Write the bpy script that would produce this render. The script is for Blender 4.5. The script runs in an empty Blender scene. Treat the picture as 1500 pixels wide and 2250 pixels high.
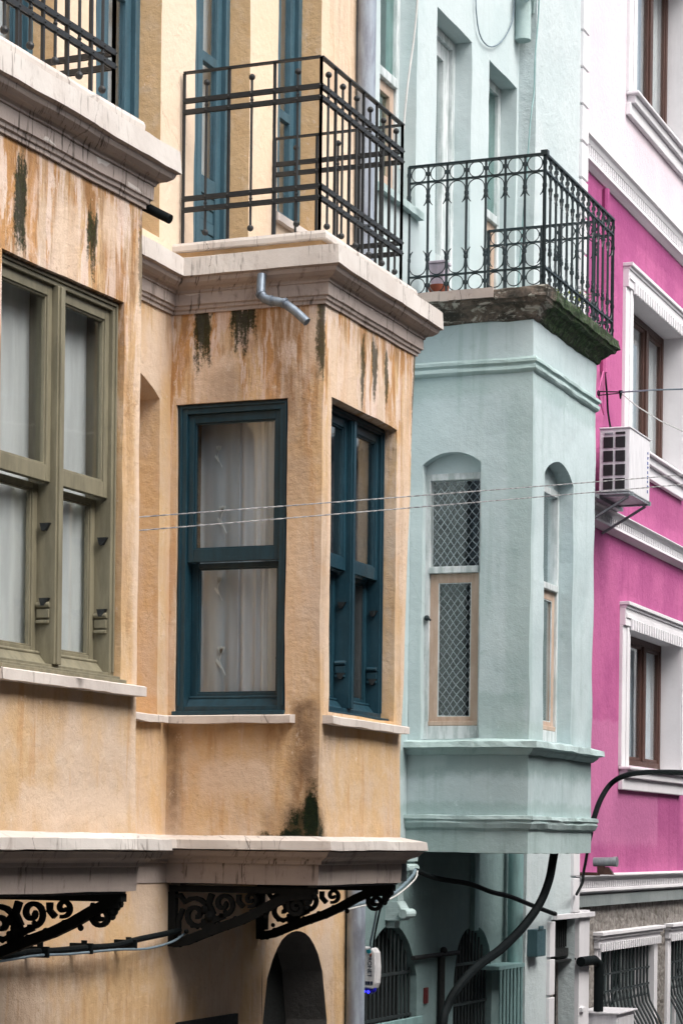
import bpy, math, random
from mathutils import Vector, noise
random.seed(7)
PI = math.pi
H = 4.2            # eye height above the street; all heights below are given relative to the eye
S = bpy.context.scene
COL = S.collection

# ------------------------------------------------------------------ camera, world, sun, exposure
YAW = math.radians(21.6); ROLL = 0.012
F = Vector((math.cos(YAW), math.sin(YAW), 0)); R = Vector((math.sin(YAW), -math.cos(YAW), 0)); U = Vector((0, 0, 1))
Rc = R*math.cos(ROLL) + U*math.sin(ROLL); Uc = -R*math.sin(ROLL) + U*math.cos(ROLL)
cd = bpy.data.cameras.new('camera'); cam = bpy.data.objects.new('camera', cd); COL.objects.link(cam)
from mathutils import Matrix
cam.matrix_world = Matrix(((Rc.x, Uc.x, -F.x, 0), (Rc.y, Uc.y, -F.y, 0), (Rc.z, Uc.z, -F.z, H), (0, 0, 0, 1)))
cd.sensor_fit = 'VERTICAL'; cd.sensor_height = 36; cd.sensor_width = 24
cd.lens = 5100/2250*36; cd.shift_y = (1850-1125)/2250; cd.clip_start = 0.1; cd.clip_end = 2000
S.camera = cam

SUN_EL, SUN_AZ = math.radians(54), math.radians(-108)      # azimuth measured from +X towards +Y
w = bpy.data.worlds.new('World'); S.world = w; w.use_nodes = True
wn = w.node_tree.nodes; wl = w.node_tree.links; wn.clear()
sky = wn.new('ShaderNodeTexSky'); sky.sky_type = 'NISHITA'; sky.sun_disc = False
sky.sun_elevation = SUN_EL; sky.sun_rotation = math.radians(90) - SUN_AZ
sky.air_density = 1.0; sky.dust_density = 6.0; sky.ozone_density = 1.0
bw = wn.new('ShaderNodeRGBToBW'); mx = wn.new('ShaderNodeMix'); mx.data_type = 'RGBA'; mx.inputs[0].default_value = 0.55
bg = wn.new('ShaderNodeBackground'); bg.inputs[1].default_value = 0.13; ow = wn.new('ShaderNodeOutputWorld')
wl.new(sky.outputs[0], bw.inputs[0]); wl.new(sky.outputs[0], mx.inputs[6]); wl.new(bw.outputs[0], mx.inputs[7])
wl.new(mx.outputs[2], bg.inputs[0]); wl.new(bg.outputs[0], ow.inputs[0])
sl = bpy.data.lights.new('sun', 'SUN'); sl.energy = 1.0; sl.angle = math.radians(40); sl.color = (1, .975, .94)
so = bpy.data.objects.new('sun', sl); COL.objects.link(so)
sd = Vector((math.cos(SUN_AZ)*math.cos(SUN_EL), math.sin(SUN_AZ)*math.cos(SUN_EL), math.sin(SUN_EL)))
so.rotation_euler = sd.to_track_quat('Z', 'Y').to_euler(); so.location = (8, -10, 30)
S.render.engine = 'CYCLES'
S.view_settings.view_transform = 'Standard'; S.view_settings.look = 'None'
S.view_settings.exposure = 1.05; S.view_settings.gamma = 1

# ------------------------------------------------------------------ mesh helpers
class MB:
    def __init__(s): s.v = []; s.f = []; s.m = []
    def add(s, vs, fs, mi=0):
        b = len(s.v); s.v += [tuple(v) for v in vs]; s.f += [[b+i for i in f] for f in fs]; s.m += [mi]*len(fs); return s
    def quad(s, a, b, c, d, mi=0): return s.add([a, b, c, d], [(0, 1, 2, 3)], mi)
    def hexa(s, p, mi=0):   # 8 points: bottom 0-3 ccw, top 4-7
        return s.add(p, [(3, 2, 1, 0), (4, 5, 6, 7), (0, 1, 5, 4), (1, 2, 6, 5), (2, 3, 7, 6), (3, 0, 4, 7)], mi)
    def box(s, x0, x1, y0, y1, z0, z1, mi=0):
        return s.hexa([(x0, y0, z0), (x1, y0, z0), (x1, y1, z0), (x0, y1, z0), (x0, y0, z1), (x1, y0, z1), (x1, y1, z1), (x0, y1, z1)], mi)
    def fbox(s, fr, s0, s1, n0, n1, z0, z1, mi=0):
        return s.hexa([fr(s0, n0, z0), fr(s1, n0, z0), fr(s1, n1, z0), fr(s0, n1, z0), fr(s0, n0, z1), fr(s1, n0, z1), fr(s1, n1, z1), fr(s0, n1, z1)], mi)
    def prism(s, pts0, pts1, mi=0):
        n = len(pts0)
        return s.add(list(pts0)+list(pts1), [tuple(range(n))[::-1], tuple(range(n, 2*n))]+[(i, (i+1) % n, n+(i+1) % n, n+i) for i in range(n)], mi)
    def tube(s, path, r, n=8, closed=False, mi=0, flat=None, up=None):
        P = [Vector(p) for p in path]; L = len(P)
        rr = r if isinstance(r, (list, tuple)) else [r]*L
        rings = []; prev = None
        for i in range(L):
            if closed: d = P[(i+1) % L]-P[i-1]
            else: d = P[min(i+1, L-1)]-P[max(i-1, 0)]
            d.normalize()
            if prev is None:
                a = Vector(up) if up else (Vector((0, 0, 1)) if abs(d.z) < .9 else Vector((1, 0, 0)))
            else: a = prev
            a = a - d*a.dot(d); a.normalize(); b = d.cross(a); prev = a
            if flat:   # rectangular section: flat=(width along a, thickness along b)
                wa, wb = flat[0]/2, flat[1]/2
                rings.append([P[i]+a*wa*q+b*wb*t for q, t in ((1, 1), (-1, 1), (-1, -1), (1, -1))])
            else:
                rings.append([P[i]+(a*math.cos(2*PI*k/n)+b*math.sin(2*PI*k/n))*rr[i] for k in range(n)])
        n = len(rings[0]); vs = [v for q in rings for v in q]; fs = []
        for i in range(L if closed else L-1):
            j = (i+1) % L
            for k in range(n): fs.append((i*n+k, i*n+(k+1) % n, j*n+(k+1) % n, j*n+k))
        if not closed: fs += [tuple(range(n))[::-1], tuple(range((L-1)*n, L*n))]
        return s.add(vs, fs, mi)
    def sph(s, c, r, n=8, m=6, mi=0, sz=1.0):
        vs = []; fs = []
        for i in range(m+1):
            t = PI*i/m
            for k in range(n): vs.append((c[0]+r*math.sin(t)*math.cos(2*PI*k/n), c[1]+r*math.sin(t)*math.sin(2*PI*k/n), c[2]+r*sz*math.cos(t)))
        for i in range(m):
            for k in range(n): fs.append((i*n+k, (i+1)*n+k, (i+1)*n+(k+1) % n, i*n+(k+1) % n))
        return s.add(vs, fs, mi)
    def lathe(s, c, prof, n=16, mi=0):
        vs = []; fs = []
        for r, z in prof:
            for k in range(n): vs.append((c[0]+r*math.cos(2*PI*k/n), c[1]+r*math.sin(2*PI*k/n), c[2]+z))
        for i in range(len(prof)-1):
            for k in range(n): fs.append((i*n+k, i*n+(k+1) % n, (i+1)*n+(k+1) % n, (i+1)*n+k))
        return s.add(vs, fs, mi)
    def sweep(s, path, prof, step=.12, cap0=True, cap1=True, mi=0, chip=0):
        """profile (out, z) mitred along a plan path; 'out' points to the right of travel."""
        P = [Vector(p) for p in path]; offs = []
        for i in range(len(P)):
            ns = []
            for j in (i-1, i):
                if 0 <= j < len(P)-1:
                    d = (P[j+1]-P[j]).normalized(); ns.append(Vector((d.y, -d.x)))
            if len(ns) == 2: offs.append((ns[0]+ns[1])/(1+ns[0].dot(ns[1])))
            else: offs.append(ns[0])
        Q = []
        for i in range(len(P)-1):
            L = (P[i+1]-P[i]).length; k = max(1, int(L/step))
            for j in range(k): t = j/k; Q.append((P[i].lerp(P[i+1], t), offs[i].lerp(offs[i+1], t)))
        Q.append((P[-1], offs[-1])); m = len(prof); vs = []
        for qi, (p, o) in enumerate(Q):
            for k, (out, z) in enumerate(prof):
                jx = 0
                if chip: jx = chip*noise.noise(Vector((p.x*7+k*3.1, p.y*7, z*5)))
                q = p+o*(out+jx*(1 if out > .02 else 0)); vs.append((q.x, q.y, z+jx*.6))
        fs = []
        for i in range(len(Q)-1):
            for k in range(m):
                k2 = (k+1) % m
                fs.append((i*m+k, i*m+k2, (i+1)*m+k2, (i+1)*m+k))
        if cap0: fs.append(tuple(range(m))[::-1])
        if cap1: fs.append(tuple(range((len(Q)-1)*m, len(Q)*m)))
        return s.add(vs, fs, mi)
    def wob(s, amp=.005, fq=2.3):
        o = []
        for v in s.v:
            d = noise.noise_vector(Vector(v)*fq)*amp + noise.noise_vector(Vector(v)*fq*4)*amp*.35
            o.append((v[0]+d.x, v[1]+d.y, v[2]+d.z))
        s.v = o; return s

class Fr:
    """vertical wall frame: s along the wall, n into the wall, z up"""
    def __init__(s, x, y, deg):
        a = math.radians(deg); s.p = (x, y); s.d = (math.cos(a), math.sin(a)); s.n = (-math.sin(a), math.cos(a))
    def __call__(s, a, n, z): return (s.p[0]+s.d[0]*a+s.n[0]*n, s.p[1]+s.d[1]*a+s.n[1]*n, z)

def brk(a, b, cuts, step):
    c = sorted(set([round(a, 4), round(b, 4)]+[round(x, 4) for x in cuts if a < x < b])); o = []
    for i in range(len(c)-1):
        k = max(1, math.ceil((c[i+1]-c[i])/step))
        o += [c[i]+(c[i+1]-c[i])*j/k for j in range(k)]
    return o+[c[-1]]

def wall(mb, fr, s0, s1, z0, z1, ops=(), depth=.15, step=.12, mi=0, n=0.0, rmi=None):
    """wall face with openings (s0,s1,z0,z1,rise[,depth]); rise>0 makes the head an arch"""
    cs = []; cz = []
    for o in ops:
        cs += [o[0], o[1]]; cz += [o[2], o[3], o[3]-o[4]]
        if o[4] > 0: cs += [o[0]+(o[1]-o[0])*k/14 for k in range(15)]
    A = brk(s0, s1, cs, step); Z = brk(z0, z1, cz, step)
    def arch(o, s):
        hw = (o[1]-o[0])/2; r = o[4]; t = max(-1, min(1, (s-o[0]-hw)/hw))
        if r < hw*.8:
            Rr = (hw*hw+r*r)/(2*r); return o[3]-Rr+math.sqrt(max(0, Rr*Rr-(t*hw)**2))
        return o[3]-r+r*math.sqrt(max(0, 1-abs(t)**2.2))
    for i in range(len(A)-1):
        for j in range(len(Z)-1):
            a, b, c, d = A[i], A[i+1], Z[j], Z[j+1]; ma, mz = (a+b)/2, (c+d)/2; hit = None
            for o in ops:
                if o[0] < ma < o[1] and o[2] < mz < o[3]: hit = o
            if hit is None: mb.quad(fr(a, n, c), fr(b, n, c), fr(b, n, d), fr(a, n, d), mi)
    rm0 = mi if rmi is None else rmi
    for o in ops:
        rm = o[6] if len(o) > 6 else rm0
        D = n+(o[5] if len(o) > 5 else depth); sp = o[3]-o[4]
        for z, up in ((o[2], 1), (o[3], 0)):
            if z == o[3] and o[4] > 0: continue
            B = brk(o[0], o[1], [], step)
            for k in range(len(B)-1):
                q = [fr(B[k], n, z), fr(B[k+1], n, z), fr(B[k+1], D, z), fr(B[k], D, z)]
                mb.quad(*(q if up else q[::-1]), rm)
        B = brk(o[2], sp, [z for z in Z], step)
        for k in range(len(B)-1):
            mb.quad(fr(o[0], n, B[k+1]), fr(o[0], n, B[k]), fr(o[0], D, B[k]), fr(o[0], D, B[k+1]), rm)
            mb.quad(fr(o[1], n, B[k]), fr(o[1], n, B[k+1]), fr(o[1], D, B[k+1]), fr(o[1], D, B[k]), rm)
        if o[4] > 0:
            ss = [o[0]+(o[1]-o[0])*k/14 for k in range(15)]
            for k in range(14):
                za, zb = arch(o, ss[k]), arch(o, ss[k+1])
                mb.quad(fr(ss[k], n, za), fr(ss[k+1], n, zb), fr(ss[k+1], n, o[3]), fr(ss[k], n, o[3]), mi)
                mb.quad(fr(ss[k+1], n, zb), fr(ss[k], n, za), fr(ss[k], D, za), fr(ss[k+1], D, zb), rm)

def ring(mb, fr, s0, s1, z0, z1, w, n0, n1, wb=None, wt=None, mi=0):
    wb = w if wb is None else wb; wt = w if wt is None else wt
    mb.fbox(fr, s0, s0+w, n0, n1, z0, z1, mi); mb.fbox(fr, s1-w, s1, n0, n1, z0, z1, mi)
    if wb: mb.fbox(fr, s0+w, s1-w, n0+.001, n1-.001, z0, z0+wb, mi)
    if wt: mb.fbox(fr, s0+w, s1-w, n0+.001, n1-.001, z1-wt, z1, mi)

def tag(o, label=None, cat=None, group=None, kind=None):
    if label: o['label'] = label
    if cat: o['category'] = cat
    if group: o['group'] = group
    if kind: o['kind'] = kind
    return o
def empty(name, loc, label, cat, group=None):
    o = bpy.data.objects.new(name, None); o.location = (loc[0], loc[1], loc[2]+H); o.empty_display_size = .2
    COL.objects.link(o); return tag(o, label, cat, group)
ORG = {}
def obj(name, mb, mats, parent=None, label=None, cat=None, group=None, kind=None, smooth=False, bevel=0, merge=False, origin=None):
    """link a builder as ONE mesh object; vertices are world x, y and eye-relative z"""
    me = bpy.data.meshes.new(name)
    org = None
    if parent is not None: org = ORG.get(parent.name) or tuple(parent.location); 
    elif origin is not None: org = (origin[0], origin[1], origin[2]+H)
    else:
        xs = [v[0] for v in mb.v]; ys = [v[1] for v in mb.v]; zs = [v[2] for v in mb.v]
        org = ((min(xs)+max(xs))/2, (min(ys)+max(ys))/2, min(zs)+H)
    me.from_pydata([(v[0]-org[0], v[1]-org[1], v[2]+H-org[2]) for v in mb.v], [], mb.f)
    if not isinstance(mats, (list, tuple)): mats = [mats]
    for m in mats: me.materials.append(m)
    for p, mi in zip(me.polygons, mb.m): p.material_index = mi; p.use_smooth = smooth
    me.validate(); me.update()
    if merge or smooth:
        import bmesh
        b = bmesh.new(); b.from_mesh(me); bmesh.ops.remove_doubles(b, verts=b.verts, dist=.0004)
        bmesh.ops.recalc_face_normals(b, faces=b.faces) if not merge else None
        b.to_mesh(me); b.free()
    o = bpy.data.objects.new(name, me); COL.objects.link(o)
    if parent is not None: o.parent = parent; ORG[o.name] = org
    else: o.location = org
    if smooth == 'auto' or smooth is True:
        try: me.set_sharp_from_angle(angle=math.radians(40))
        except Exception: pass
    if bevel:
        md = o.modifiers.new('bevel', 'BEVEL'); md.width = bevel; md.segments = 2; md.limit_method = 'ANGLE'; md.angle_limit = math.radians(35)
    return tag(o, label, cat, group, kind)

# ------------------------------------------------------------------ materials
class NT:
    def __init__(s, name):
        s.mat = bpy.data.materials.new(name); s.mat.use_nodes = True; s.t = s.mat.node_tree; s.t.nodes.clear()
        s.out = s.t.nodes.new('ShaderNodeOutputMaterial'); g = s.t.nodes.new('ShaderNodeNewGeometry'); s.geo = g
        sp = s.t.nodes.new('ShaderNodeSeparateXYZ'); s.L(g.outputs['Position'], sp.inputs[0])
        s.x, s.y = sp.outputs[0], sp.outputs[1]; s.z = s.m('SUBTRACT', sp.outputs[2], H); s.pos = g.outputs['Position']
        s.s = s.m('SUBTRACT', s.x, s.y)
    def L(s, a, b): s.t.links.new(a, b)
    def _in(s, node, i, v):
        if hasattr(v, 'links') or isinstance(v, bpy.types.NodeSocket): s.L(v, node.inputs[i])
        elif v is not None: node.inputs[i].default_value = v
    def m(s, op, a, b=None, c=None, clamp=False):
        n = s.t.nodes.new('ShaderNodeMath'); n.operation = op; n.use_clamp = clamp
        s._in(n, 0, a); s._in(n, 1, b); s._in(n, 2, c); return n.outputs[0]
    def mul(s, *a):
        r = a[0]
        for q in a[1:]: r = s.m('MULTIPLY', r, q)
        return r
    def mr(s, v, a, b, c=0., d=1., smooth=True):
        n = s.t.nodes.new('ShaderNodeMapRange'); n.interpolation_type = 'SMOOTHSTEP' if smooth else 'LINEAR'
        s._in(n, 0, v); n.inputs[1].default_value = a; n.inputs[2].default_value = b; n.inputs[3].default_value = c; n.inputs[4].default_value = d
        return n.outputs[0]
    def comb(s, x, y, z):
        n = s.t.nodes.new('ShaderNodeCombineXYZ'); s._in(n, 0, x); s._in(n, 1, y); s._in(n, 2, z); return n.outputs[0]
    def noise(s, vec, scale, detail=4, rough=.55, dist=0., lac=2.):
        n = s.t.nodes.new('ShaderNodeTexNoise'); s.L(vec, n.inputs['Vector']); n.inputs['Scale'].default_value = scale
        n.inputs['Detail'].default_value = detail; n.inputs['Roughness'].default_value = rough; n.inputs['Distortion'].default_value = dist
        return n.outputs[0]
    def vor(s, vec, scale, feat='DISTANCE_TO_EDGE'):
        n = s.t.nodes.new('ShaderNodeTexVoronoi'); n.feature = feat; s.L(vec, n.inputs['Vector']); n.inputs['Scale'].default_value = scale
        return n.outputs[0]
    def mix(s, f, a, b, mode='MIX'):
        n = s.t.nodes.new('ShaderNodeMix'); n.data_type = 'RGBA'; n.blend_type = mode; s._in(n, 0, f)
        for i, v in ((6, a), (7, b)):
            if isinstance(v, (tuple, list)): n.inputs[i].default_value = tuple(v)[:3]+(1,)
            else: s.L(v, n.inputs[i])
        return n.outputs[2]
    def bump(s, h, strength=.3, dist=.01):
        n = s.t.nodes.new('ShaderNodeBump'); n.inputs['Strength'].default_value = strength; n.inputs['Distance'].default_value = dist
        s.L(h, n.inputs['Height']); return n.outputs[0]
    def bsdf(s, col, rough=.8, metal=0., normal=None, spec=.3):
        n = s.t.nodes.new('ShaderNodeBsdfPrincipled')
        if isinstance(col, (tuple, list)): n.inputs['Base Color'].default_value = tuple(col)[:3]+(1,)
        else: s.L(col, n.inputs['Base Color'])
        s._in(n, 'Roughness', rough); n.inputs['Metallic'].default_value = metal; n.inputs['Specular IOR Level'].default_value = spec
        if normal is not None: s.L(normal, n.inputs['Normal'])
        return n
    def done(s, sh): s.L(sh.outputs[0] if hasattr(sh, 'outputs') else sh, s.out.inputs[0]); return s.mat
    def boxmask(s, ss, zz, b, soft=.02, softz=.06):
        s0, s1, z0, z1 = b
        return s.mul(s.mr(ss, s0-soft, s0+soft), s.mr(ss, s1-soft, s1+soft, 1, 0), s.mr(zz, z0-softz, z0+softz), s.mr(zz, z1-softz*.5, z1+softz*.5, 1, 0))

def plaster_yellow(name, moss=(), brown=(), pale=(), band=(2.2, 3.08), grime_shade=(), streak=1.0, lower=False, pinkish=.35, palecol=(.70, .54, .41), mounds=()):
    t = NT(name)
    sv = t.comb(t.s, t.m('MULTIPLY', t.m('ADD', t.x, t.y), .2), t.m('MULTIPLY', t.z, .10))
    big = t.noise(t.comb(t.s, t.y, t.m('MULTIPLY', t.z, .55)), 1.5, 5, .6)
    med = t.noise(t.pos, 7, 5, .6, .4); fine = t.noise(t.pos, 130, 3, .7); grain = t.noise(t.pos, 420, 2, .6)
    ochre, orange, pink, cream = (.61, .405, .215), (.47, .225, .068), (.60, .455, .34), (.70, .59, .475)
    c = t.mix(t.mr(big, .42, .60), ochre, pink if pinkish > 0 else ochre)
    c = t.mix(t.mul(t.mr(med, .45, .75), .35), c, cream)
    c = t.mix(t.mul(t.mr(t.noise(t.pos, 2.6, 4, .65), .55, .75), .4), c, (.62, .33, .12))
    # rain runs below the cornice
    dz = t.m('ADD', t.z, t.m('MULTIPLY', t.m('SUBTRACT', t.noise(sv, 7, 3, .6), .5), 1.5))
    top = t.mr(dz, band[0], band[1])
    sv2 = t.comb(t.m('ADD', t.s, 31.), t.m('MULTIPLY', t.y, .2), t.m('MULTIPLY', t.z, .13))
    run = t.noise(sv, 10, 5, .62, .35); run2 = t.noise(sv2, 16, 6, .68, .4)
    blot = t.noise(t.comb(t.s, t.y, t.m('MULTIPLY', t.z, .6)), 6, 6, .7, .6)
    c = t.mix(t.mul(top, t.mr(run, .48, .55), .9*streak), c, orange)
    c = t.mix(t.mul(top, t.mr(run2, .51, .56), .8*streak), c, (.76, .63, .56))
    c = t.mix(t.mul(top, t.mr(blot, .53, .60), .55*streak), c, (.66, .50, .42))
    c = t.mix(t.mul(top, t.mr(run2, .45, .38), .7*streak), c, (.25, .125, .05))
    c = t.mix(t.mul(top, t.mr(blot, .44, .36), t.mr(run, .4, .6), .6*streak), c, (.36, .17, .05))
    c = t.mix(t.mul(t.mr(run, .56, .66), .5*streak), c, (.53, .28, .11))
    c = t.mix(t.mul(t.mr(run2, .58, .66), .35*streak), c, (.72, .58, .47))
    # soft dirty zones, and shade painted low on the main wall, with edges of their own
    wz = t.m('ADD', t.z, t.m('MULTIPLY', t.m('SUBTRACT', t.noise(t.pos, 6, 4, .6), .5), .22))
    ws = t.m('ADD', t.s, t.m('MULTIPLY', t.m('SUBTRACT', t.noise(t.comb(t.y, t.s, t.m('MULTIPLY', t.z, 1.)), 11, 4, .7), .5), .075))
    sp = t.noise(t.pos, 60, 5, .85); sl = t.noise(t.comb(t.s, t.m('MULTIPLY', t.y, .3), t.m('MULTIPLY', t.z, .10)), 20, 4, .65)
    wz2 = t.m('ADD', wz, t.m('MULTIPLY', t.m('SUBTRACT', sl, .5), .50))
    for b in pale: c = t.mix(t.mul(t.boxmask(ws, wz, b[:4], .04, .1), b[4]), c, palecol)
    for b in brown: c = t.mix(t.mul(t.boxmask(ws, wz2, b[:4], .045, .14), b[4], t.mr(run2, .58, .40, .3, 1)), c, (.27, .125, .038))
    for b in grime_shade: c = t.mix(t.mul(t.boxmask(ws, wz, b[:4], .05, .12), b[4], t.mr(med, .30, .60, .5, 1)), c, (.15, .085, .045))
    c = t.mix(t.mul(t.mr(t.noise(t.pos, 70, 6, .85), .57, .68), t.mr(med, .45, .62), .4), c, (.30, .17, .08))
    c = t.mix(t.mul(t.mr(t.noise(t.pos, 10, 8, .78), .615, .628), .45), c, (.74, .62, .50))
    c = t.mix(t.mul(t.mr(t.noise(t.comb(t.s, t.z, t.y), 13, 8, .8), .640, .652), .5), c, (.34, .20, .10))
    # hairline specks and grain
    c = t.mix(t.mul(t.mr(fine, .62, .80), .22), c, (.33, .19, .09))
    c = t.mix(t.mr(grain, .2, .8, .0, .10), c, (.9, .78, .62), 'MIX')
    for b in moss:
        sf = b[6] if len(b) > 6 else 0
        k = t.boxmask(ws, wz if sf else wz2, b[:4], sf or .03, sf*1.3 or .20)
        k2 = t.mul(t.mr(t.m('ADD', k, t.m('MULTIPLY', t.m('SUBTRACT', sp, .5), 1.7)), .24, .78), t.mr(k, .05, .5))
        g = t.mix(t.mr(sp, .46, .68), (.004, .009, .003), b[5] if len(b) > 5 else (.020, .036, .008))
        c = t.mix(t.mul(k2, b[4], .94), c, g)
    for ms, mz, rs, rz in mounds:      # moss heaped in a corner, thinning outwards and upwards
        ds = t.m('DIVIDE', t.m('SUBTRACT', ws, ms), rs); dzz = t.m('DIVIDE', t.m('SUBTRACT', wz, mz), rz)
        d = t.m('SQRT', t.m('ADD', t.m('MULTIPLY', ds, ds), t.m('MULTIPLY', dzz, dzz)))
        k = t.m('ADD', t.mr(d, 1.5, .25, 0, 1, False), t.m('MULTIPLY', t.m('SUBTRACT', sp, .5), 1.0))
        c = t.mix(t.mul(t.mr(k, .05, .55), .75), c, (.10, .065, .032))
        c = t.mix(t.mr(k, .34, .62), c, t.mix(t.mr(sp, .5, .7), (.004, .010, .003), (.014, .030, .005)))
    # fine cracks
    cr = t.mul(t.mr(t.vor(t.comb(ws, t.y, wz), 2.2), 0, .006, 1, 0), t.mr(t.noise(t.pos, 1.7, 2), .52, .62), .35)
    c = t.mix(cr, c, (.25, .14, .07))
    h = t.m('ADD', t.mul(t.noise(t.pos, 22, 5, .6), 1.0), t.mul(fine, .35))
    return t.done(t.bsdf(c, .88, normal=t.bump(h, .7, .010), spec=.2))

def plaster(name, base, var, dirt=(.2, .22, .2), dirt_amt=.25, bump=.5, runs=.25, scale=1.0, boxes=(), fine_amt=.2):
    t = NT(name)
    big = t.noise(t.pos, 1.3*scale, 5, .6); med = t.noise(t.pos, 6*scale, 5, .65, .3); fine = t.noise(t.pos, 110, 3, .7)
    sv = t.comb(t.s, t.y, t.m('MULTIPLY', t.z, .09)); run = t.noise(sv, 8, 5, .65, .2)
    c = t.mix(t.mr(big, .38, .64), base, var)
    c = t.mix(t.mul(t.mr(run, .52, .72), runs), c, dirt)
    c = t.mix(t.mul(t.mr(med, .55, .8), dirt_amt), c, dirt)
    c = t.mix(t.mul(t.mr(fine, .58, .8), fine_amt), c, tuple(q*.6 for q in base))
    ws = t.m('ADD', t.s, t.m('MULTIPLY', t.m('SUBTRACT', t.noise(t.pos, 9, 4, .7), .5), .10))
    wz = t.m('ADD', t.z, t.m('MULTIPLY', t.m('SUBTRACT', t.noise(t.pos, 7, 4, .7), .5), .16))
    for b in boxes: c = t.mix(t.mul(t.boxmask(ws, wz, b[:4], .03, .05), b[4]), c, b[5])
    cr = t.mul(t.mr(t.vor(t.comb(ws, t.y, wz), 1.7), 0, .006, 1, 0), t.mr(t.noise(t.pos, 1.1, 2), .54, .62), .3)
    c = t.mix(cr, c, dirt)
    if runs > 0:
        c = t.mix(t.mul(t.mr(t.noise(t.pos, 11, 8, .8), .640, .652), .45*min(1, runs*4)), c, tuple(min(1, q*1.18+.02) for q in base))
        c = t.mix(t.mul(t.mr(t.noise(t.comb(t.s, t.z, t.y), 15, 8, .82), .655, .668), .5*min(1, runs*4)), c, dirt)
    h = t.m('ADD', t.noise(t.pos, 18, 5, .6), t.mul(fine, .4))
    return t.done(t.bsdf(c, .85, normal=t.bump(h, bump, .011), spec=.25))

def stone(name, base, var, stain, amt=.5, undercut=True):
    """painted stone trim with sooty runs and cracks"""
    t = NT(name)
    sv = t.comb(t.s, t.m('MULTIPLY', t.y, .3), t.m('MULTIPLY', t.z, .35)); run = t.noise(sv, 11, 6, .7, .5)
    med = t.noise(t.pos, 8, 6, .7); fine = t.noise(t.pos, 95, 3, .7)
    c = t.mix(t.mr(t.noise(t.pos, 2.3, 4, .6), .35, .65), base, var)
    c = t.mix(t.mul(t.mr(run, .56, .70), amt), c, stain)
    c = t.mix(t.mul(t.mr(med, .60, .78), amt*.8), c, tuple(q*.55 for q in stain))
    c = t.mix(t.mul(t.mr(fine, .55, .8), .25), c, tuple(q*.5 for q in base))
    dr = t.noise(t.comb(t.s, t.m('MULTIPLY', t.y, .3), t.m('MULTIPLY', t.z, .10)), 48, 3, .6)
    c = t.mix(t.mul(t.mr(dr, .56, .66), t.mr(t.noise(t.pos, 3.1, 3), .47, .58), amt*1.3), c, tuple(q*.35 for q in stain))
    c = t.mix(t.mul(t.mr(t.noise(t.pos, 48, 6, .85), .58, .70), t.mr(med, .42, .6), amt), c, tuple(q*.4 for q in stain))
    wp = t.comb(t.m('ADD', t.s, t.mul(med, .12)), t.y, t.m('MULTIPLY', t.z, .35))
    cr = t.mul(t.mr(t.vor(wp, 1.9), 0, .008, 1, 0), t.mr(t.noise(t.pos, 1.9, 2), .48, .56), .75)
    c = t.mix(cr, c, (.05, .035, .03))
    return t.done(t.bsdf(c, .8, normal=t.bump(t.m('ADD', t.noise(t.pos, 30, 5, .65), t.mul(fine, .4)), .5, .004), spec=.3))

def paint(name, col, rough=.45, wear=.15, dark=None, light=None, spec=.4, metal=0., bump=.15, grainz=True):
    t = NT(name); dark = dark or tuple(q*.74 for q in col); light = light or tuple(min(1, q*1.35+.01) for q in col)
    n1 = t.noise(t.comb(t.m('MULTIPLY', t.x, 5), t.m('MULTIPLY', t.y, 5), t.z if grainz else t.m('MULTIPLY', t.z, 5)), 4, 5, .6)
    n2 = t.noise(t.pos, 45, 5, .7)
    c = t.mix(t.mr(n1, .35, .65), col, dark); c = t.mix(t.mul(t.mr(n2, .5, .8), wear), c, light)
    c = t.mix(t.mul(t.mr(n1, .6, .75), t.mr(n2, .45, .6), wear), c, dark)
    return t.done(t.bsdf(c, t.mr(n2, .3, .7, rough-.08, rough+.12), metal, normal=t.bump(n2, bump, .002), spec=spec))

def glass(name, tint=(1, 1, 1), ior=1.5, wav=.02):
    t = NT(name)
    tr = t.t.nodes.new('ShaderNodeBsdfTransparent'); tr.inputs[0].default_value = tint+(1,)
    gl = t.t.nodes.new('ShaderNodeBsdfGlossy'); gl.inputs['Roughness'].default_value = .03; gl.inputs[0].default_value = (.92, .97, .97, 1)
    t.L(t.bump(t.noise(t.pos, 5, 2), wav, .02), gl.inputs['Normal'])
    dt = t.t.nodes.new('ShaderNodeVectorMath'); dt.operation = 'DOT_PRODUCT'; t.L(t.geo.outputs['Normal'], dt.inputs[0]); t.L(t.geo.outputs['Incoming'], dt.inputs[1])
    sch = t.m('ADD', .045, t.m('MULTIPLY', t.m('POWER', t.m('SUBTRACT', 1., t.m('ABSOLUTE', dt.outputs['Value'])), 5.), .955))   # Schlick, the same from both sides
    mxs = t.t.nodes.new('ShaderNodeMixShader'); t.L(t.m('MULTIPLY', sch, 1.5, clamp=True), mxs.inputs[0]); t.L(tr.outputs[0], mxs.inputs[1]); t.L(gl.outputs[0], mxs.inputs[2])
    return t.done(mxs.outputs[0])

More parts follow.
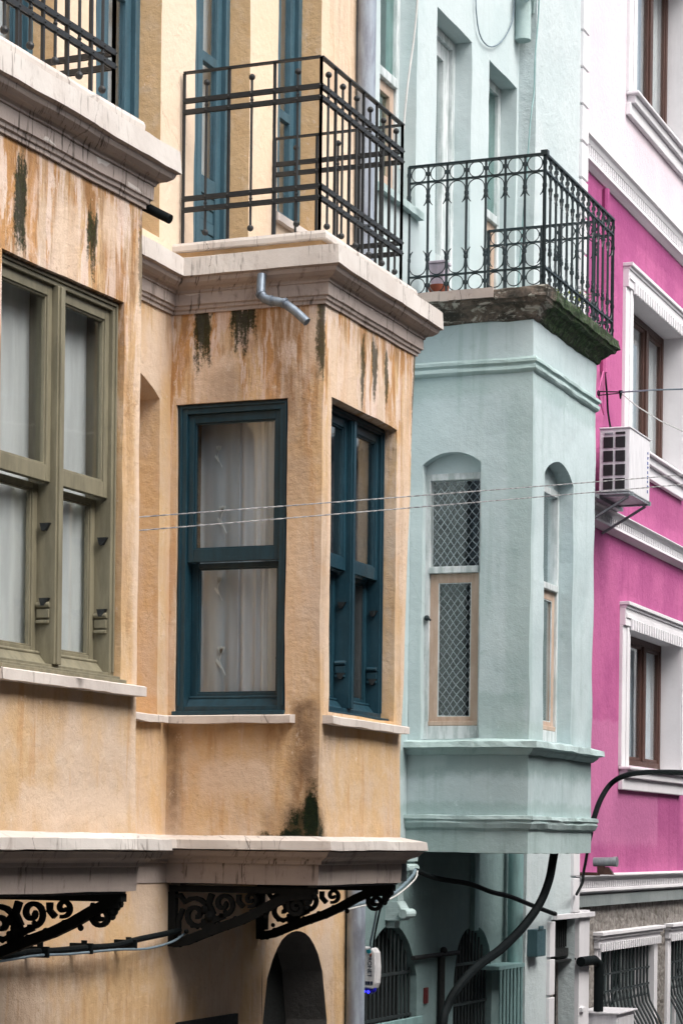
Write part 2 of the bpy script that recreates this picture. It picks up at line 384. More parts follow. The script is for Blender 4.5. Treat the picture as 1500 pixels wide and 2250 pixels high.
def cloth(name, col, sheer=0., lace=False):
    t = NT(name); n1 = t.noise(t.comb(t.m('MULTIPLY', t.x, 3), t.m('MULTIPLY', t.y, 3), t.m('MULTIPLY', t.z, .4)), 5, 4)
    c = t.mix(t.mr(n1, .3, .7), col, tuple(q*.82 for q in col))
    d = t.t.nodes.new('ShaderNodeBsdfDiffuse'); t.L(c, d.inputs[0])
    tl = t.t.nodes.new('ShaderNodeBsdfTranslucent'); t.L(c, tl.inputs[0])
    a = t.t.nodes.new('ShaderNodeMixShader'); a.inputs[0].default_value = .3; t.L(d.outputs[0], a.inputs[1]); t.L(tl.outputs[0], a.inputs[2])
    r = a.outputs[0]
    if sheer or lace:
        tp = t.t.nodes.new('ShaderNodeBsdfTransparent'); b = t.t.nodes.new('ShaderNodeMixShader')
        if lace:   # diamond net
            q = t.m('ADD', t.s, t.m('MULTIPLY', t.noise(t.pos, 3, 2), .05))
            k = []
            for sg in (1, -1):
                v = t.m('ADD', t.m('MULTIPLY', q, 18.), t.m('MULTIPLY', t.z, 14.*sg)); f = t.m('FRACT', v)
                k.append(t.mr(t.m('ABSOLUTE', t.m('SUBTRACT', f, .5)), .385, .455))
            t.L(t.m('SUBTRACT', 1., t.mul(t.m('MAXIMUM', k[0], k[1]), .8)), b.inputs[0])
        else: b.inputs[0].default_value = sheer
        t.L(r, b.inputs[1]); t.L(tp.outputs[0], b.inputs[2]); r = b.outputs[0]
    return t.done(r)

def emis(name, col, st):
    t = NT(name); e = t.t.nodes.new('ShaderNodeEmission'); e.inputs[0].default_value = col+(1,); e.inputs[1].default_value = st
    return t.done(e)

GREEN2 = (.030, .055, .006)
M = {}
M['bay_a'] = plaster_yellow('ochre_plaster_near_bay',
    moss=[(3.79, 3.895, 2.60, 2.96, 1.0), (4.44, 4.55, 2.66, 2.92, 1.0, GREEN2), (4.955, 5.02, 2.66, 3.0, .7, GREEN2)],
    brown=[(3.76, 3.95, 2.90, 3.1, 1.), (4.40, 4.58, 2.88, 3.1, 1.), (4.60, 4.84, 2.35, 2.80, .8), (4.84, 4.93, .9, 2.95, .5), (4.76, 4.82, .9, 2.5, .4), (4.0, 4.36, 2.85, 3.1, .5), (3.98, 4.3, .48, .68, .25), (3.5, 4.98, 3.03, 3.1, .6)],
    pale=[(4.945, 5.06, .1, 2.9, .85), (4.14, 4.38, 2.5, 2.90, .8), (4.60, 4.74, 2.75, 3.0, .8), (3.9, 4.9, .05, .24, .8), (3.45, 3.66, 2.3, 3.0, .5)],
    grime_shade=[(3.5, 4.98, .64, .70, .35), (3.5, 4.98, .02, .05, .4)], band=(1.5, 2.8))
M['bay_b'] = plaster_yellow('ochre_plaster_far_bay',
    moss=[(6.38, 6.49, 2.74, 3.08, 1.0), (6.60, 6.78, 2.88, 3.1, 1.0), (7.15, 7.21, 2.60, 3.08, .9, GREEN2),
          (7.77, 7.83, 2.58, 3.0, .9, GREEN2), (7.95, 8.04, 2.66, 3.0, .9), (8.16, 8.22, 2.70, 3.0, .9, GREEN2), (8.66, 8.74, 1.9, 3.05, .8, GREEN2)],
    brown=[(6.68, 7.10, 2.80, 3.1, .9), (6.24, 6.30, 2.5, 3.0, .4), (7.04, 7.14, .18, .74, .9), (6.94, 7.02, 2.35, 2.80, .7), (7.20, 7.27, .1, 2.3, .35), (6.5, 6.62, .56, .70, .6), (6.85, 7.0, .50, .70, .6), (8.46, 8.52, .8, 2.6, .4), (7.3, 8.6, 2.95, 3.1, .6), (7.28, 7.40, .6, .8, .6)],
    pale=[(6.38, 6.66, 2.50, 2.80, .8), (7.28, 7.40, .8, 2.95, .8), (7.42, 7.70, 2.50, 2.9, .7), (6.45, 6.9, .25, .46, .85), (7.08, 7.16, 2.70, 2.98, .9), (8.5, 8.64, .3, 2.9, .5), (6.9, 7.1, .8, 2.2, .4)],
    grime_shade=[(7.02, 7.18, .30, .80, .9), (6.85, 7.28, .02, .20, .6), (6.38, 7.0, .64, .69, .5), (6.24, 6.33, .05, .68, .8), (6.92, 7.12, 1.9, 2.7, .4), (7.25, 8.6, .02, .06, .5), (6.45, 6.7, 2.48, 2.7, .4)], band=(1.9, 2.9), mounds=[(7.13, .03, .15, .16), (7.0, .0, .17, .06), (7.15, .15, .06, .16)])
M['wall_y'] = plaster_yellow('ochre_plaster_wall', brown=[(5.3, 6.22, .55, .66, .5), (3.8, 6.3, -.78, -.62, .5), (2, 9, -1.4, -.9, .3)], grime_shade=[(3.8, 5.6, -.70, -.60, .4)], band=(2.75, 3.4), streak=.6)  # low boxes: dirt under the cables plus under-bay shade painted into the colour
M['upper_y'] = plaster_yellow('cream_plaster_upper', pale=[(-9, 30, 3.0, 9, .72)], brown=[(8.6, 9.2, 4.9, 5.9, .3)], band=(8, 9), streak=.35, palecol=(.76, .61, .47))
M['reveal_y'] = plaster_yellow('orange_plaster_reveal', band=(8, 9), streak=.2, pinkish=0)
M['trim'] = stone('weathered_white_stone', (.64, .60, .56), (.55, .50, .46), (.24, .18, .15), .38)
M['trim_low'] = stone('weathered_pink_stone', (.45, .38, .34), (.38, .32, .29), (.10, .075, .06), .6)
M['sill'] = stone('pale_stone_sill', (.68, .62, .57), (.56, .50, .46), (.32, .26, .22), .35)
M['olive'] = paint('olive_window_paint', (.225, .205, .140), .42, .2)
M['blue'] = paint('petrol_blue_window_paint', (.011, .046, .068), .38, .25, light=(.05, .12, .15))
M['bluedoor'] = paint('faded_blue_door_paint', (.045, .105, .14), .45, .3)
M['iron'] = paint('black_iron', (.014, .017, .019), .5, .35, light=(.05, .05, .05), spec=.5)
M['castiron'] = paint('sooty_cast_iron', (.011, .012, .012), .8, .2, light=(.015, .014, .013), spec=.1)
M['irongreen'] = paint('dark_green_iron', (.004, .016, .020), .4, .4, light=(.015, .04, .045), spec=.5)
M['zinc'] = paint('grey_zinc_pipe', (.22, .27, .32), .4, .4, dark=(.12, .15, .19), spec=.5, metal=.4)
M['pipe'] = paint('grey_blue_pipe', (.30, .35, .41), .5, .3, dark=(.2, .22, .27))
M['mintpipe'] = paint('mint_pipe', (.22, .36, .36), .5, .3)
M['glass'] = glass('window_glass'); M['glassdark'] = glass('window_glass_green', (.72, .85, .82))
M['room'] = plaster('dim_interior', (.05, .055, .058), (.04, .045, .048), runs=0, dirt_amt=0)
M['curtain'] = cloth('white_voile', (.74, .80, .80)); M['drape'] = cloth('pale_drape', (.66, .78, .86))
M['sheer'] = cloth('blue_voile', (.46, .58, .66), .08); M['lace'] = cloth('diamond_lace', (.50, .56, .60), lace=True)
M['flower'] = cloth('white_embroidery', (.66, .78, .82))
MD = (.22, .33, .31)
M['mint'] = plaster('mint_plaster', (.49, .585, .60), (.42, .52, .535), MD, .36, .45, .35,
    boxes=[(10, 14, 3.30, 3.44, .35, MD), (10, 14, .50, .68, .55, (.14, .22, .21)), (10, 14, .20, .30, .4, MD), (11.05, 11.30, 1.0, 3.3, .3, MD), (10.5, 11.2, .76, 1.1, .35, MD), (10.3, 10.6, .55, 2.6, .3, (.62, .72, .72)), (11.0, 11.6, .74, .90, .35, (.35, .45, .42))])
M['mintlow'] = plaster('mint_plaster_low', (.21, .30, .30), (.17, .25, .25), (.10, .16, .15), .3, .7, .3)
M['mintup'] = plaster('pale_mint_plaster', (.53, .61, .62), (.48, .57, .58), (.36, .45, .43), .15, .4, .2)
M['minttrim'] = plaster('mint_moulding', (.36, .47, .46), (.44, .55, .55), (.12, .19, .18), .35, .6, .3)
M['pier'] = plaster('pale_rough_render', (.55, .62, .63), (.50, .58, .59), (.33, .40, .39), .25, .9, .2)
M['white'] = plaster('white_trim_paint', (.72, .71, .73), (.66, .65, .67), (.45, .42, .43), .12, .2, .12)
M['whitewood'] = paint('flaky_white_paint', (.62, .66, .67), .5, .4, dark=(.38, .44, .44))
M['tan'] = paint('bare_tan_wood', (.52, .40, .32), .6, .3, dark=(.44, .32, .24))
M['brownwood'] = paint('brown_window_wood', (.075, .034, .025), .5, .35)
M['pink'] = plaster('magenta_plaster', (.46, .115, .27), (.37, .082, .22), (.26, .045, .15), .4, .9, .4, boxes=[(14, 20, 6.05, 6.28, .5, (.28, .05, .17)), (14, 20, 2.85, 3.02, .4, (.28, .05, .17)), (16.3, 19, .1, .55, .4, (.30, .06, .18)), (15, 18, .0, 1.2, .3, (.60, .25, .42)), (16.4, 19, 3.4, 3.85, .4, (.32, .07, .19))])
M['palepink'] = plaster('pale_pink_plaster', (.71, .62, .67), (.67, .58, .63), (.66, .56, .62), .12, .6, .1)
M['greyband'] = plaster('grey_band', (.25, .28, .28), (.2, .23, .23), (.1, .1, .1), .3, .4, .2)
M['ac'] = paint('ac_white', (.72, .71, .73), .4, .15, dark=(.62, .61, .63)); M['black'] = paint('black_plastic', (.012, .012, .014), .5, .2)
M['acink'] = paint('faded_blue_ink', (.05, .10, .35), .5, .1); M['siren'] = paint('siren_white', (.70, .69, .70), .35, .1)
M['sirenink'] = paint('siren_dark_print', (.02, .03, .06), .5, 0); M['teal'] = paint('siren_teal_print', (.02, .35, .45), .5, 0)
M['orangeink'] = paint('orange_print', (.7, .2, .08), .5, 0)
M['led'] = emis('blue_led', (.03, .03, 1.), 1.6); M['bluelens'] = paint('blue_lens', (.01, .01, .35), .2, .1, spec=.8)
M['cable'] = paint('black_cable', (.006, .009, .010), .7, .3, spec=.1); M['greycable'] = paint('grey_cable', (.16, .22, .26), .5, .3)
M['rope'] = paint('grey_rope', (.36, .36, .36), .7, .5, dark=(.15, .15, .16)); M['whitecable'] = paint('white_cable', (.6, .6, .58), .6, .3)
M['terracotta'] = paint('terracotta', (.36, .10, .055), .7, .2); M['lilac'] = paint('lilac_plastic', (.55, .48, .56), .5, .1)
M['steel'] = paint('grey_steel', (.33, .36, .38), .35, .3, metal=.5); M['elec'] = paint('blue_grey_box', (.06, .12, .14), .5, .2)
M['dark'] = paint('dark_void_wood', (.010, .012, .012), .7, .3); M['redplate'] = paint('dark_red_plate', (.11, .018, .018), .5, .3)
M['greyplaster'] = plaster('dark_grey_render', (.14, .135, .13), (.115, .11, .105), (.03, .03, .03), .3, .6, .2)
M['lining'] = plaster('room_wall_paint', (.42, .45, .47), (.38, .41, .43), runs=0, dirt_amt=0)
M['asphalt'] = plaster('asphalt', (.05, .05, .052), (.04, .04, .042), (.03, .03, .03), .3, .6, 0)
M['paving'] = plaster('paving', (.20, .195, .19), (.17, .17, .165), (.12, .12, .11), .3, .6, 0)
M['opposite'] = plaster('grey_beige_plaster', (.20, .195, .19), (.17, .165, .16), (.2, .18, .15), .3, .4, .3)
M['leaf'] = paint('yellow_green_leaf', (.45, .48, .12), .5, .4); M['roof'] = paint('roof_tar', (.08, .07, .07), .8, .3)
M['grill'] = paint('dark_grille', (.03, .04, .042), .5, .4)
def mossy(name):
    t = NT(name); a = t.noise(t.pos, 4.5, 6, .7, .6); b = t.noise(t.pos, 26, 5, .7); st = t.noise(t.comb(t.s, t.y, t.m('MULTIPLY', t.z, 4.)), 5, 5, .7, 1.)
    c = t.mix(t.mr(a, .40, .60), (.17, .135, .11), (.045, .042, .035))
    c = t.mix(t.mr(st, .52, .62), c, (.42, .40, .35))
    k = t.mr(t.m('ADD', t.mul(a, .8), t.mul(t.mr(t.s, 11.15, 11.6), .45)), .55, .78)
    c = t.mix(t.mul(k, .85), c, t.mix(t.mr(b, .4, .6), (.008, .018, .008), (.03, .075, .02)))
    c = t.mix(t.mul(t.mr(b, .6, .75), .5), c, (.5, .47, .42))
    return t.done(t.bsdf(c, .9, normal=t.bump(t.m('ADD', a, t.mul(b, .5)), .9, .02)))
M['mossy'] = mossy('mossy_broken_cornice')
def rubble(name):
    t = NT(name); v = t.vor(t.comb(t.x, t.y, t.m('MULTIPLY', t.z, 1.6)), 7); n = t.noise(t.pos, 14, 5, .7)
    c = t.mix(t.mr(n, .35, .65), (.13, .115, .10), (.28, .26, .24)); c = t.mix(t.mr(v, 0, .05, 1, 0), c, (.20, .19, .18))
    return t.done(t.bsdf(c, .9, normal=t.bump(t.m('ADD', v, t.mul(n, .4)), .8, .03)))
M['rubble'] = rubble('rubble_stone_cladding')

# ------------------------------------------------------------------ setting
g = MB(); g.quad((-300, -300, -H), (600, -300, -H), (600, 300, -H), (-300, 300, -H)); obj('ground', g, M['paving'], kind='structure', origin=(0, 0, -H))
g = MB(); g.quad((-60, -.0, -H+.004), (120, -.0, -H+.004), (120, 3.9, -H+.004), (-60, 3.9, -H+.004)); obj('road', g, M['asphalt'], kind='structure', origin=(0, 0, -H+.004))
g = MB(); g.box(-60, 120, 3.9, 5.78, -H-.05, -H+.13); g.box(-60, 120, -1.18, 0, -H-.05, -H+.13); obj('pavement', g, M['paving'], kind='structure', origin=(0, 0, -H))

# house across the street (behind the camera): shades the lower storeys
op = empty('plastered_house', (10, -1.2, -H), 'plain grey beige house across the street, facing the three painted fronts', 'house')
g = MB(); fr = Fr(-30, -1.2, 0)
# faces the street: frame looks the other way
g = MB(); fo = Fr(60, -1.2, 180)
ow_ = [(3+3.1*i, 4.2+3.1*i, z, z+1.7, 0) for i in range(27) for z in (-3.3, .5)]
wall(g, fo, 0, 90, -H, 5.0, ow_, .2, step=3.5)
g.box(-30, 60, -9, -1.42, -H, 4.95)
obj('wall', g, M['opposite'], op)
for o in ow_: g = MB(); g.fbox(fo, o[0], o[1], .16, .19, o[2], o[3]); obj('window_pane', g, M['glassdark'], op)
g = MB(); g.box(-30.3, 60.3, -9.3, -.95, 5.0, 5.2); obj('roof', g, M['roof'], op)

# ------------------------------------------------------------------ window builders
def pane(fr, s0, s1, z0, z1, n, par, mat='glass'):
    g = MB(); g.fbox(fr, s0, s1, n, n+.004, z0, z1); return obj('pane', g, M[mat], par)

def catches(fr, s, n0, zs, par, sg=-1):
    for z in zs:
        g = MB(); a = fr(s, n0+.012, z); 
        p0 = [fr(s, n0, z), fr(s, n0+.05, z), fr(s, n0+.04, z-.035), fr(s, n0+.022, z-.035)]
        p1 = [fr(s+sg*.02, n0, z), fr(s+sg*.02, n0+.05, z), fr(s+sg*.02, n0+.04, z-.035), fr(s+sg*.02, n0+.022, z-.035)]
        g.prism(p0, p1); obj('catch', g, M['iron'], par)

def sash_unit(fr, s0, s1, z0, z1, zm, mat, par, nf, halves=2, catch_z=(), ow=.045, mw=.07, label=None):
    """vertical sliding window: deep frame, fixed upper sash in front, lower sash set back"""
    m = M[mat]
    W = MB(); ring(W, fr, s0-.01, s1+.01, z0, z1+.01, ow+.01, nf, nf+.15, wb=.03)
    mids = []
    if halves == 2:
        c = s0+(s1-s0)*.46 if False else (s0+s1)/2
        W.fbox(fr, c-mw/2, c+mw/2, nf-.012, nf+.149, z0+.03, z1-ow)
        W.fbox(fr, c-mw/2+.012, c+mw/2-.012, nf-.022, nf-.011, z0+.031, z1-ow-.002)
        halvesr = [(s0+ow, c-mw/2), (c+mw/2, s1-ow)]
    else: halvesr = [(s0+ow, s1-ow)]
    # outer bead
    ring(W, fr, s0+.012, s1-.012, z0+.031, z1-.012, .012, nf-.010, nf+.002, wb=0)
    win = obj('window', W, m, par, label=label, bevel=.003)
    for a, b in halvesr:
        G = MB(); ring(G, fr, a, b, zm-.035, z1-ow, .038, nf+.02, nf+.055, wb=.075, wt=.05)
        ring(G, fr, a+.038, b-.038, zm+.04, z1-ow-.05, .009, nf+.028, nf+.05)
        obj('upper_sash', G, m, win, bevel=.003)
        pane(fr, a+.04, b-.04, zm+.045, z1-ow-.055, nf+.042, win)
        G = MB(); ring(G, fr, a, b, z0+.035, zm-.036, .042, nf+.085, nf+.12, wb=.075, wt=.03)
        ring(G, fr, a+.042, b-.042, z0+.11, zm-.066, .009, nf+.092, nf+.115)
        G.hexa([fr(a, nf+.03, z0+.031), fr(b, nf+.03, z0+.031), fr(b, nf+.084, z0+.031), fr(a, nf+.084, z0+.031),
                fr(a, nf+.066, z0+.075), fr(b, nf+.066, z0+.075), fr(b, nf+.084, z0+.09), fr(a, nf+.084, z0+.09)])
        G.tube([fr(a, nf+.072, z0+.082), fr(b, nf+.072, z0+.082)], .010, 8)
        # moulded stops low on the far jamb
        zz = z0+.30
        G.tube([fr(b-.006, nf+.012, zz), fr(b-.006, nf+.08, zz)], .014, 8)
        G.fbox(fr, b-.012, b-.001, nf+.014, nf+.078, zz-.06, zz-.02); G.fbox(fr, b-.018, b-.001, nf+.014, nf+.078, zz-.085, zz-.07)
        obj('lower_sash', G, m, win, bevel=.003)
        pane(fr, a+.045, b-.045, z0+.115, zm-.07, nf+.106, win)
        if catch_z: catches(fr, b, nf+.012, catch_z, win)
    return win, halvesr

def curtain(fr, s0, s1, z0, z1, n, mat, label, folds=6, amp=.018, taper=0., group=None, name='curtain', hem=.01, thick=False, seed=0):
    g = MB(); K = max(24, folds*10); Z = 14
    def pt(i, j, dn=0):
        u = i/K; v = j/Z; s = s0+(s1-s0)*u; z = z0+(z1-z0)*v
        s += (1-v)*taper*math.sin(u*PI*.5)
        a = amp*(.55+.45*(1-v))*math.sin(u*folds*2*PI+.8*math.sin(u*9+seed)+.5*v)+amp*.4*math.sin(u*folds*4.7+seed)
        zz = z+(hem*math.sin(u*folds*2*PI+1) if j == 0 else 0)
        return fr(s, n+a+dn, zz)
    vs = [pt(i, j) for j in range(Z+1) for i in range(K+1)]; q = K+1
    g.add(vs, [(j*q+i, j*q+i+1, (j+1)*q+i+1, (j+1)*q+i) for j in range(Z) for i in range(K)])
    return obj(name, g, M[mat], label=label, cat='curtain', group=group, smooth=True)

def flowers(fr, pts, n, par):
    """embroidered tulips on a curtain: three petals, stem and one leaf each"""
    g = MB()
    for s, z, k in pts:
        for a in (-.45, 0, .45):
            c = (s+math.sin(a)*.022*k, z+math.cos(a)*.02*k); d = (math.sin(a), math.cos(a)); e = (d[1], -d[0]); P = []
            for t in range(8):
                ang = 2*PI*t/8; P.append((c[0]+d[0]*.024*k*math.cos(ang)+e[0]*.010*k*math.sin(ang), c[1]+d[1]*.024*k*math.cos(ang)+e[1]*.010*k*math.sin(ang)))
            g.prism([fr(x, n, y) for x, y in P], [fr(x, n-.003, y) for x, y in P])
        st = [fr(s, n-.001, z), fr(s-.01*k, n-.001, z-.04*k), fr(s+.005*k, n-.001, z-.08*k), fr(s+.03*k, n-.001, z-.13*k)]
        g.tube(st, .0035*k, 5)
        lf = [(s-.0, z-.09*k), (s-.035*k, z-.045*k), (s-.028*k, z-.03*k), (s+.008*k, z-.075*k)]
        g.prism([fr(x, n, y) for x, y in lf], [fr(x, n-.003, y) for x, y in lf])
    return obj('flower_motif', g, M['flower'], par)

# ------------------------------------------------------------------ YELLOW HOUSE
WY = 5.9
yh = empty('ochre_house', (12, WY, -H), 'weathered ochre plaster house with two projecting bay windows and stone cornices', 'house')
fw = Fr(0, WY, 0)                       # wall plane: s = world x
f1 = Fr(10.03, 5.04, -2)                # front of near bay (s negative = nearer)
L1 = 1.75
p1a = f1(-L1, 0, 0); 
f1r = Fr(10.03, 5.04, 88)               # its far flank
f2l = Fr(12.14, WY, -90)                # near flank of far bay: s = 5.9-y
B2X0, B2X1, B2Y = 12.14, 13.65, 4.95
f2f = Fr(B2X0, B2Y, 0)                  # front of far bay
f2r = Fr(B2X1, B2Y, 90)
PL = WY-B2Y                             # projection
X_END = 15.0
# main wall (lower part), with openings behind the bays
g = MB()
niche = (11.05, 12.0, .72, 2.66, .13, .28)
adoor = (13.56, 14.66, -H, -.59, .62, .30, 1)
wall(g, fw, 6.5, X_END, -H, 3.30, [niche, adoor, (8.5, 9.8, .3, 2.9, 0, .2), (12.5, 13.4, .3, 2.9, 0, .2)], .3)
g.fbox(fw, niche[0]+.02, niche[1]-.02, .27, .30, niche[2], niche[3])
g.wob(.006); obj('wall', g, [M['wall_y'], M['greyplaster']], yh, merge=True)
g = MB(); wall(g, fw, 6.5, X_END, 3.30, 8.2,
     [(9.95, 10.72, 3.45, 6.2, 0, .17), (11.16, 11.96, 3.45, 6.2, 0, .17), (12.41, 13.2, 3.45, 6.2, 0, .17), (13.64, 14.36, 4.02, 6.3, 0, .17)], .17, rmi=1)
g.wob(.006); obj('upper_wall', g, [M['upper_y'], M['reveal_y']], yh, merge=True)
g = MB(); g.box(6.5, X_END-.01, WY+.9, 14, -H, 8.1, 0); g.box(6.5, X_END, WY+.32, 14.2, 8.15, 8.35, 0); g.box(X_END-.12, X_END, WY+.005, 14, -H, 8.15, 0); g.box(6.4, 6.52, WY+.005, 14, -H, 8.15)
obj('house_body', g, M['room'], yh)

# bay bodies
O1 = (-1.247, -.165, .74, 2.55)
g = MB(); wall(g, f1, -L1, 0, -.02, 3.3, [(O1[0], O1[1], O1[2], O1[3], 0, .16)], .16)
wall(g, f1r, 0, .86, -.02, 3.3)
g.wob(.008); obj('near_bay', g, M['bay_a'], yh, merge=True)
O2 = (5.9-5.86, 5.9-5.165, .735, 2.52); O3 = (12.275-B2X0, 13.35-B2X0, .74, 2.535)
g = MB(); wall(g, f2l, 0, PL, -.02, 3.3, [(O2[0], O2[1], O2[2], O2[3], 0, .16)], .16)
wall(g, f2f, 0, B2X1-B2X0, -.02, 3.3, [(O3[0], O3[1], O3[2], O3[3], 0, .16)], .16)
wall(g, f2r, 0, PL, -.02, 3.3)
for i, v in enumerate(g.v):      # the old bay leans in towards its foot on the far side
    if v[0] > 13.36: g.v[i] = (v[0]-(3.1-max(v[2], .6))*.068*min(1, (v[0]-13.36)/.29), v[1], v[2])
g.wob(.008); obj('far_bay', g, M['bay_b'], yh, merge=True)
# painted inner faces of the rooms behind the plaster
g = MB()
for fr, a, b, o in ((f1, -L1+.01, -.17, O1), (f1r, .17, .84, None)): wall(g, fr, a, b, .0, 3.19, [(o[0]-.01, o[1]+.01, o[2]-.01, o[3]+.01, 0)] if o else [], .002, n=.17, step=.6)
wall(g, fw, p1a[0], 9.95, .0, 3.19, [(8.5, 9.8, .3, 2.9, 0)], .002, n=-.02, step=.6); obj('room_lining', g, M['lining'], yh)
g = MB()
for fr, a, b, o in ((f2l, .01, PL-.17, O2), (f2f, .17, B2X1-B2X0-.42, O3), (f2r, .17, PL-.01, None)): wall(g, fr, a, b, .0, 3.19, [(o[0]-.01, min(o[1]+.01, b), o[2]-.01, o[3]+.01, 0)] if o else [], .002, n=.17 if fr is not f2r else .42, step=.6)
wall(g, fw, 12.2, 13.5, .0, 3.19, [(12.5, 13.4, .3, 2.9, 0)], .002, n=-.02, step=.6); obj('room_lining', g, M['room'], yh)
# ceilings and floors closing the bays
for nm, pts in (('near', [f1(-L1, .01, 0), f1(-.01, .01, 0), f1r(.86, .01, 0), (p1a[0], WY, 0)]), ('far', [(B2X0+.01, B2Y+.01, 0), (B2X1-.01, B2Y+.01, 0), (B2X1-.01, WY, 0), (B2X0+.01, WY, 0)])):
    for z0, z1 in ((-.24, -.02), (3.2, 3.33)):
        g = MB(); g.prism([(p[0], p[1], z0) for p in pts], [(p[0], p[1], z1) for p in pts]); obj('bay_floor' if z0 < 0 else 'bay_ceiling', g, M['room'], yh)

# cornice and base run along one mitred plan line
e1 = f1r(.86, 0, 0)
PATH = [(p1a[0], WY-.02), (p1a[0], p1a[1]), (10.03, 5.04), (e1[0], WY), (B2X0, WY), (B2X0, B2Y), (B2X1, B2Y), (B2X1, WY), (X_END, WY)]
corn = [(-.01, 3.345), (.02, 3.365), (.135, 3.335), (.14, 3.228), (.118, 3.222), (.116, 3.214), (.108, 3.20), (.085, 3.183), (.058, 3.175), (.047, 3.165), (.047, 3.156), (.038, 3.152), (.036, 3.088), (.026, 3.082), (.022, 3.066), (.012, 3.06), (.010, 3.045), (-.01, 3.043)]
g = MB(); g.sweep(PATH, corn, .07, chip=.005); g.wob(.004)
obj('cornice', g, M['trim'], yh)
g2 = MB(); bc = [(-.01, 3.15), (.030, 3.15), (.040, 3.154), (.0405, 3.087), (.030, 3.080), (.026, 3.064), (.016, 3.058), (.014, 3.040), (-.01, 3.038)]
# coloured lower bands of the cornice, a few millimetres proud
und = [(.1395, 3.2265), (.119, 3.2195), (.118, 3.2115), (.110, 3.197), (.0865, 3.180), (.0600, 3.172), (.0500, 3.162), (.050, 3.1525), (.041, 3.149), (.039, 3.085), (.029, 3.079), (.025, 3.063), (.015, 3.057), (.013, 3.040), (-.01, 3.039), (-.01, 3.22)]
g2.sweep(PATH, und, .07, chip=.003); g2.wob(.004); obj('cornice_moulding', g2, M['trim_low'], yh)
BX = 13.48
PATHB = PATH[:6]+[(BX, B2Y), (BX, WY), (X_END, WY)]
base = [(-.01, .035), (.0, .03), (.13, .003), (.135, -.048), (.118, -.055), (.105, -.066), (.088, -.085), (.055, -.098), (.038, -.108), (.034, -.125), (.012, -.13), (.006, -.245), (-.02, -.247)]
g = MB(); g.sweep(PATHB, [(o, z) for o, z in base[:4]]+[(.118, -.052), (-.01, -.052)], .07, chip=.006); g.wob(.004); obj('base_ledge', g, M['trim'], yh)
g = MB(); g.sweep(PATHB[:8], [(-.01, -.05)]+[(o, z-.002) for o, z in base[4:]], .07, chip=.003); g.wob(.004); obj('base_moulding', g, M['trim_low'], yh)
# balcony plinths and slabs
def inset(pts, i): return pts
for k, path in enumerate(([(p1a[0], WY-.02), (p1a[0], p1a[1]), (10.03, 5.04), (e1[0], WY)], [(B2X0, WY), (B2X0, B2Y), (B2X1, B2Y), (B2X1, WY)])):
    q = [(Vector(p)) for p in path]
    g = MB(); g.sweep(path, [(-.5, 3.33), (-.03, 3.33), (-.03, 3.41), (-.5, 3.41)], .1); g.wob(.003); obj('balcony_plinth', g, M['reveal_y'], yh)
    g = MB(); g.sweep(path, [(-.45, 3.412), (.0, 3.405), (.006, 3.412), (.008, 3.438), (.002, 3.455), (-.45, 3.468)], .1, chip=.006); g.wob(.003); obj('balcony_slab', g, M['trim'], yh)
# sills
def sill(fr, s0, s1, z0, z1, n0=-.07, mat='sill', par=yh, n1=.16):
    g = MB(); K = max(2, int((s1-s0)/.08))
    P = []
    for i in range(K+1):
        s = s0+(s1-s0)*i/K; j = .006*noise.noise(Vector((s*9, z0*3, fr.p[0]))); k = .006*noise.noise(Vector((s*13, z1*5, 4)))
        P.append([fr(s, n0+j, z0+k), fr(s, n0+j, z1-.006), fr(s, n0+.01, z1+k*.3), fr(s, n1, z1+.008), fr(s, n1, z0)])
    n = 5; vs = [p for r in P for p in r]; fs = [(i*n+k, i*n+(k+1) % n, (i+1)*n+(k+1) % n, (i+1)*n+k) for i in range(K) for k in range(n)]
    fs += [tuple(range(n))[::-1], tuple(range(K*n, K*n+n))]; g.add(vs, fs); return obj('sill', g, M[mat], par)
sill(f1, -1.32, -.03, .685, .735); sill(f2l, .02, .80, .672, .718); sill(f2f, .04, 1.30, .668, .714); sill(fw, 11.0, 12.05, .672, .715, -.05)
# windows of the bays
wz, hv = sash_unit(f1, O1[0], O1[1], O1[2]+.02, O1[3], 1.65, 'olive', yh, .035, 2, (1.43, 1.09), mw=.06, label='olive green sash window with white curtains')
g = MB(); g.fbox(f1, O1[0], O1[1]+.03, -.02, .034, .738, .758); g.fbox(f1, O1[0], O1[1]+.01, .0, .034, .758, .772); obj('wooden_sill', g, M['olive'], yh, bevel=.003)
sash_unit(f2l, O2[0], O2[1], O2[2]+.01, O2[3], 1.645, 'blue', yh, .02, 1, (), ow=.055, label='petrol blue single sash window with flowered curtain')
g = MB(); g.fbox(f2l, O2[0]-.01, O2[1], -.012, .019, .722, .745); obj('wooden_sill', g, M['blue'], yh, bevel=.003)
sash_unit(f2f, O3[0], O3[1], O3[2]+.02, O3[3], 1.64, 'blue', yh, .085, 2, (1.42, 1.0), mw=.06, ow=.04, label='petrol blue double sash window')
g = MB(); g.fbox(f2f, O3[0], O3[1], .03, .084, .742, .757); obj('wooden_sill', g, M['blue'], yh, bevel=.003)
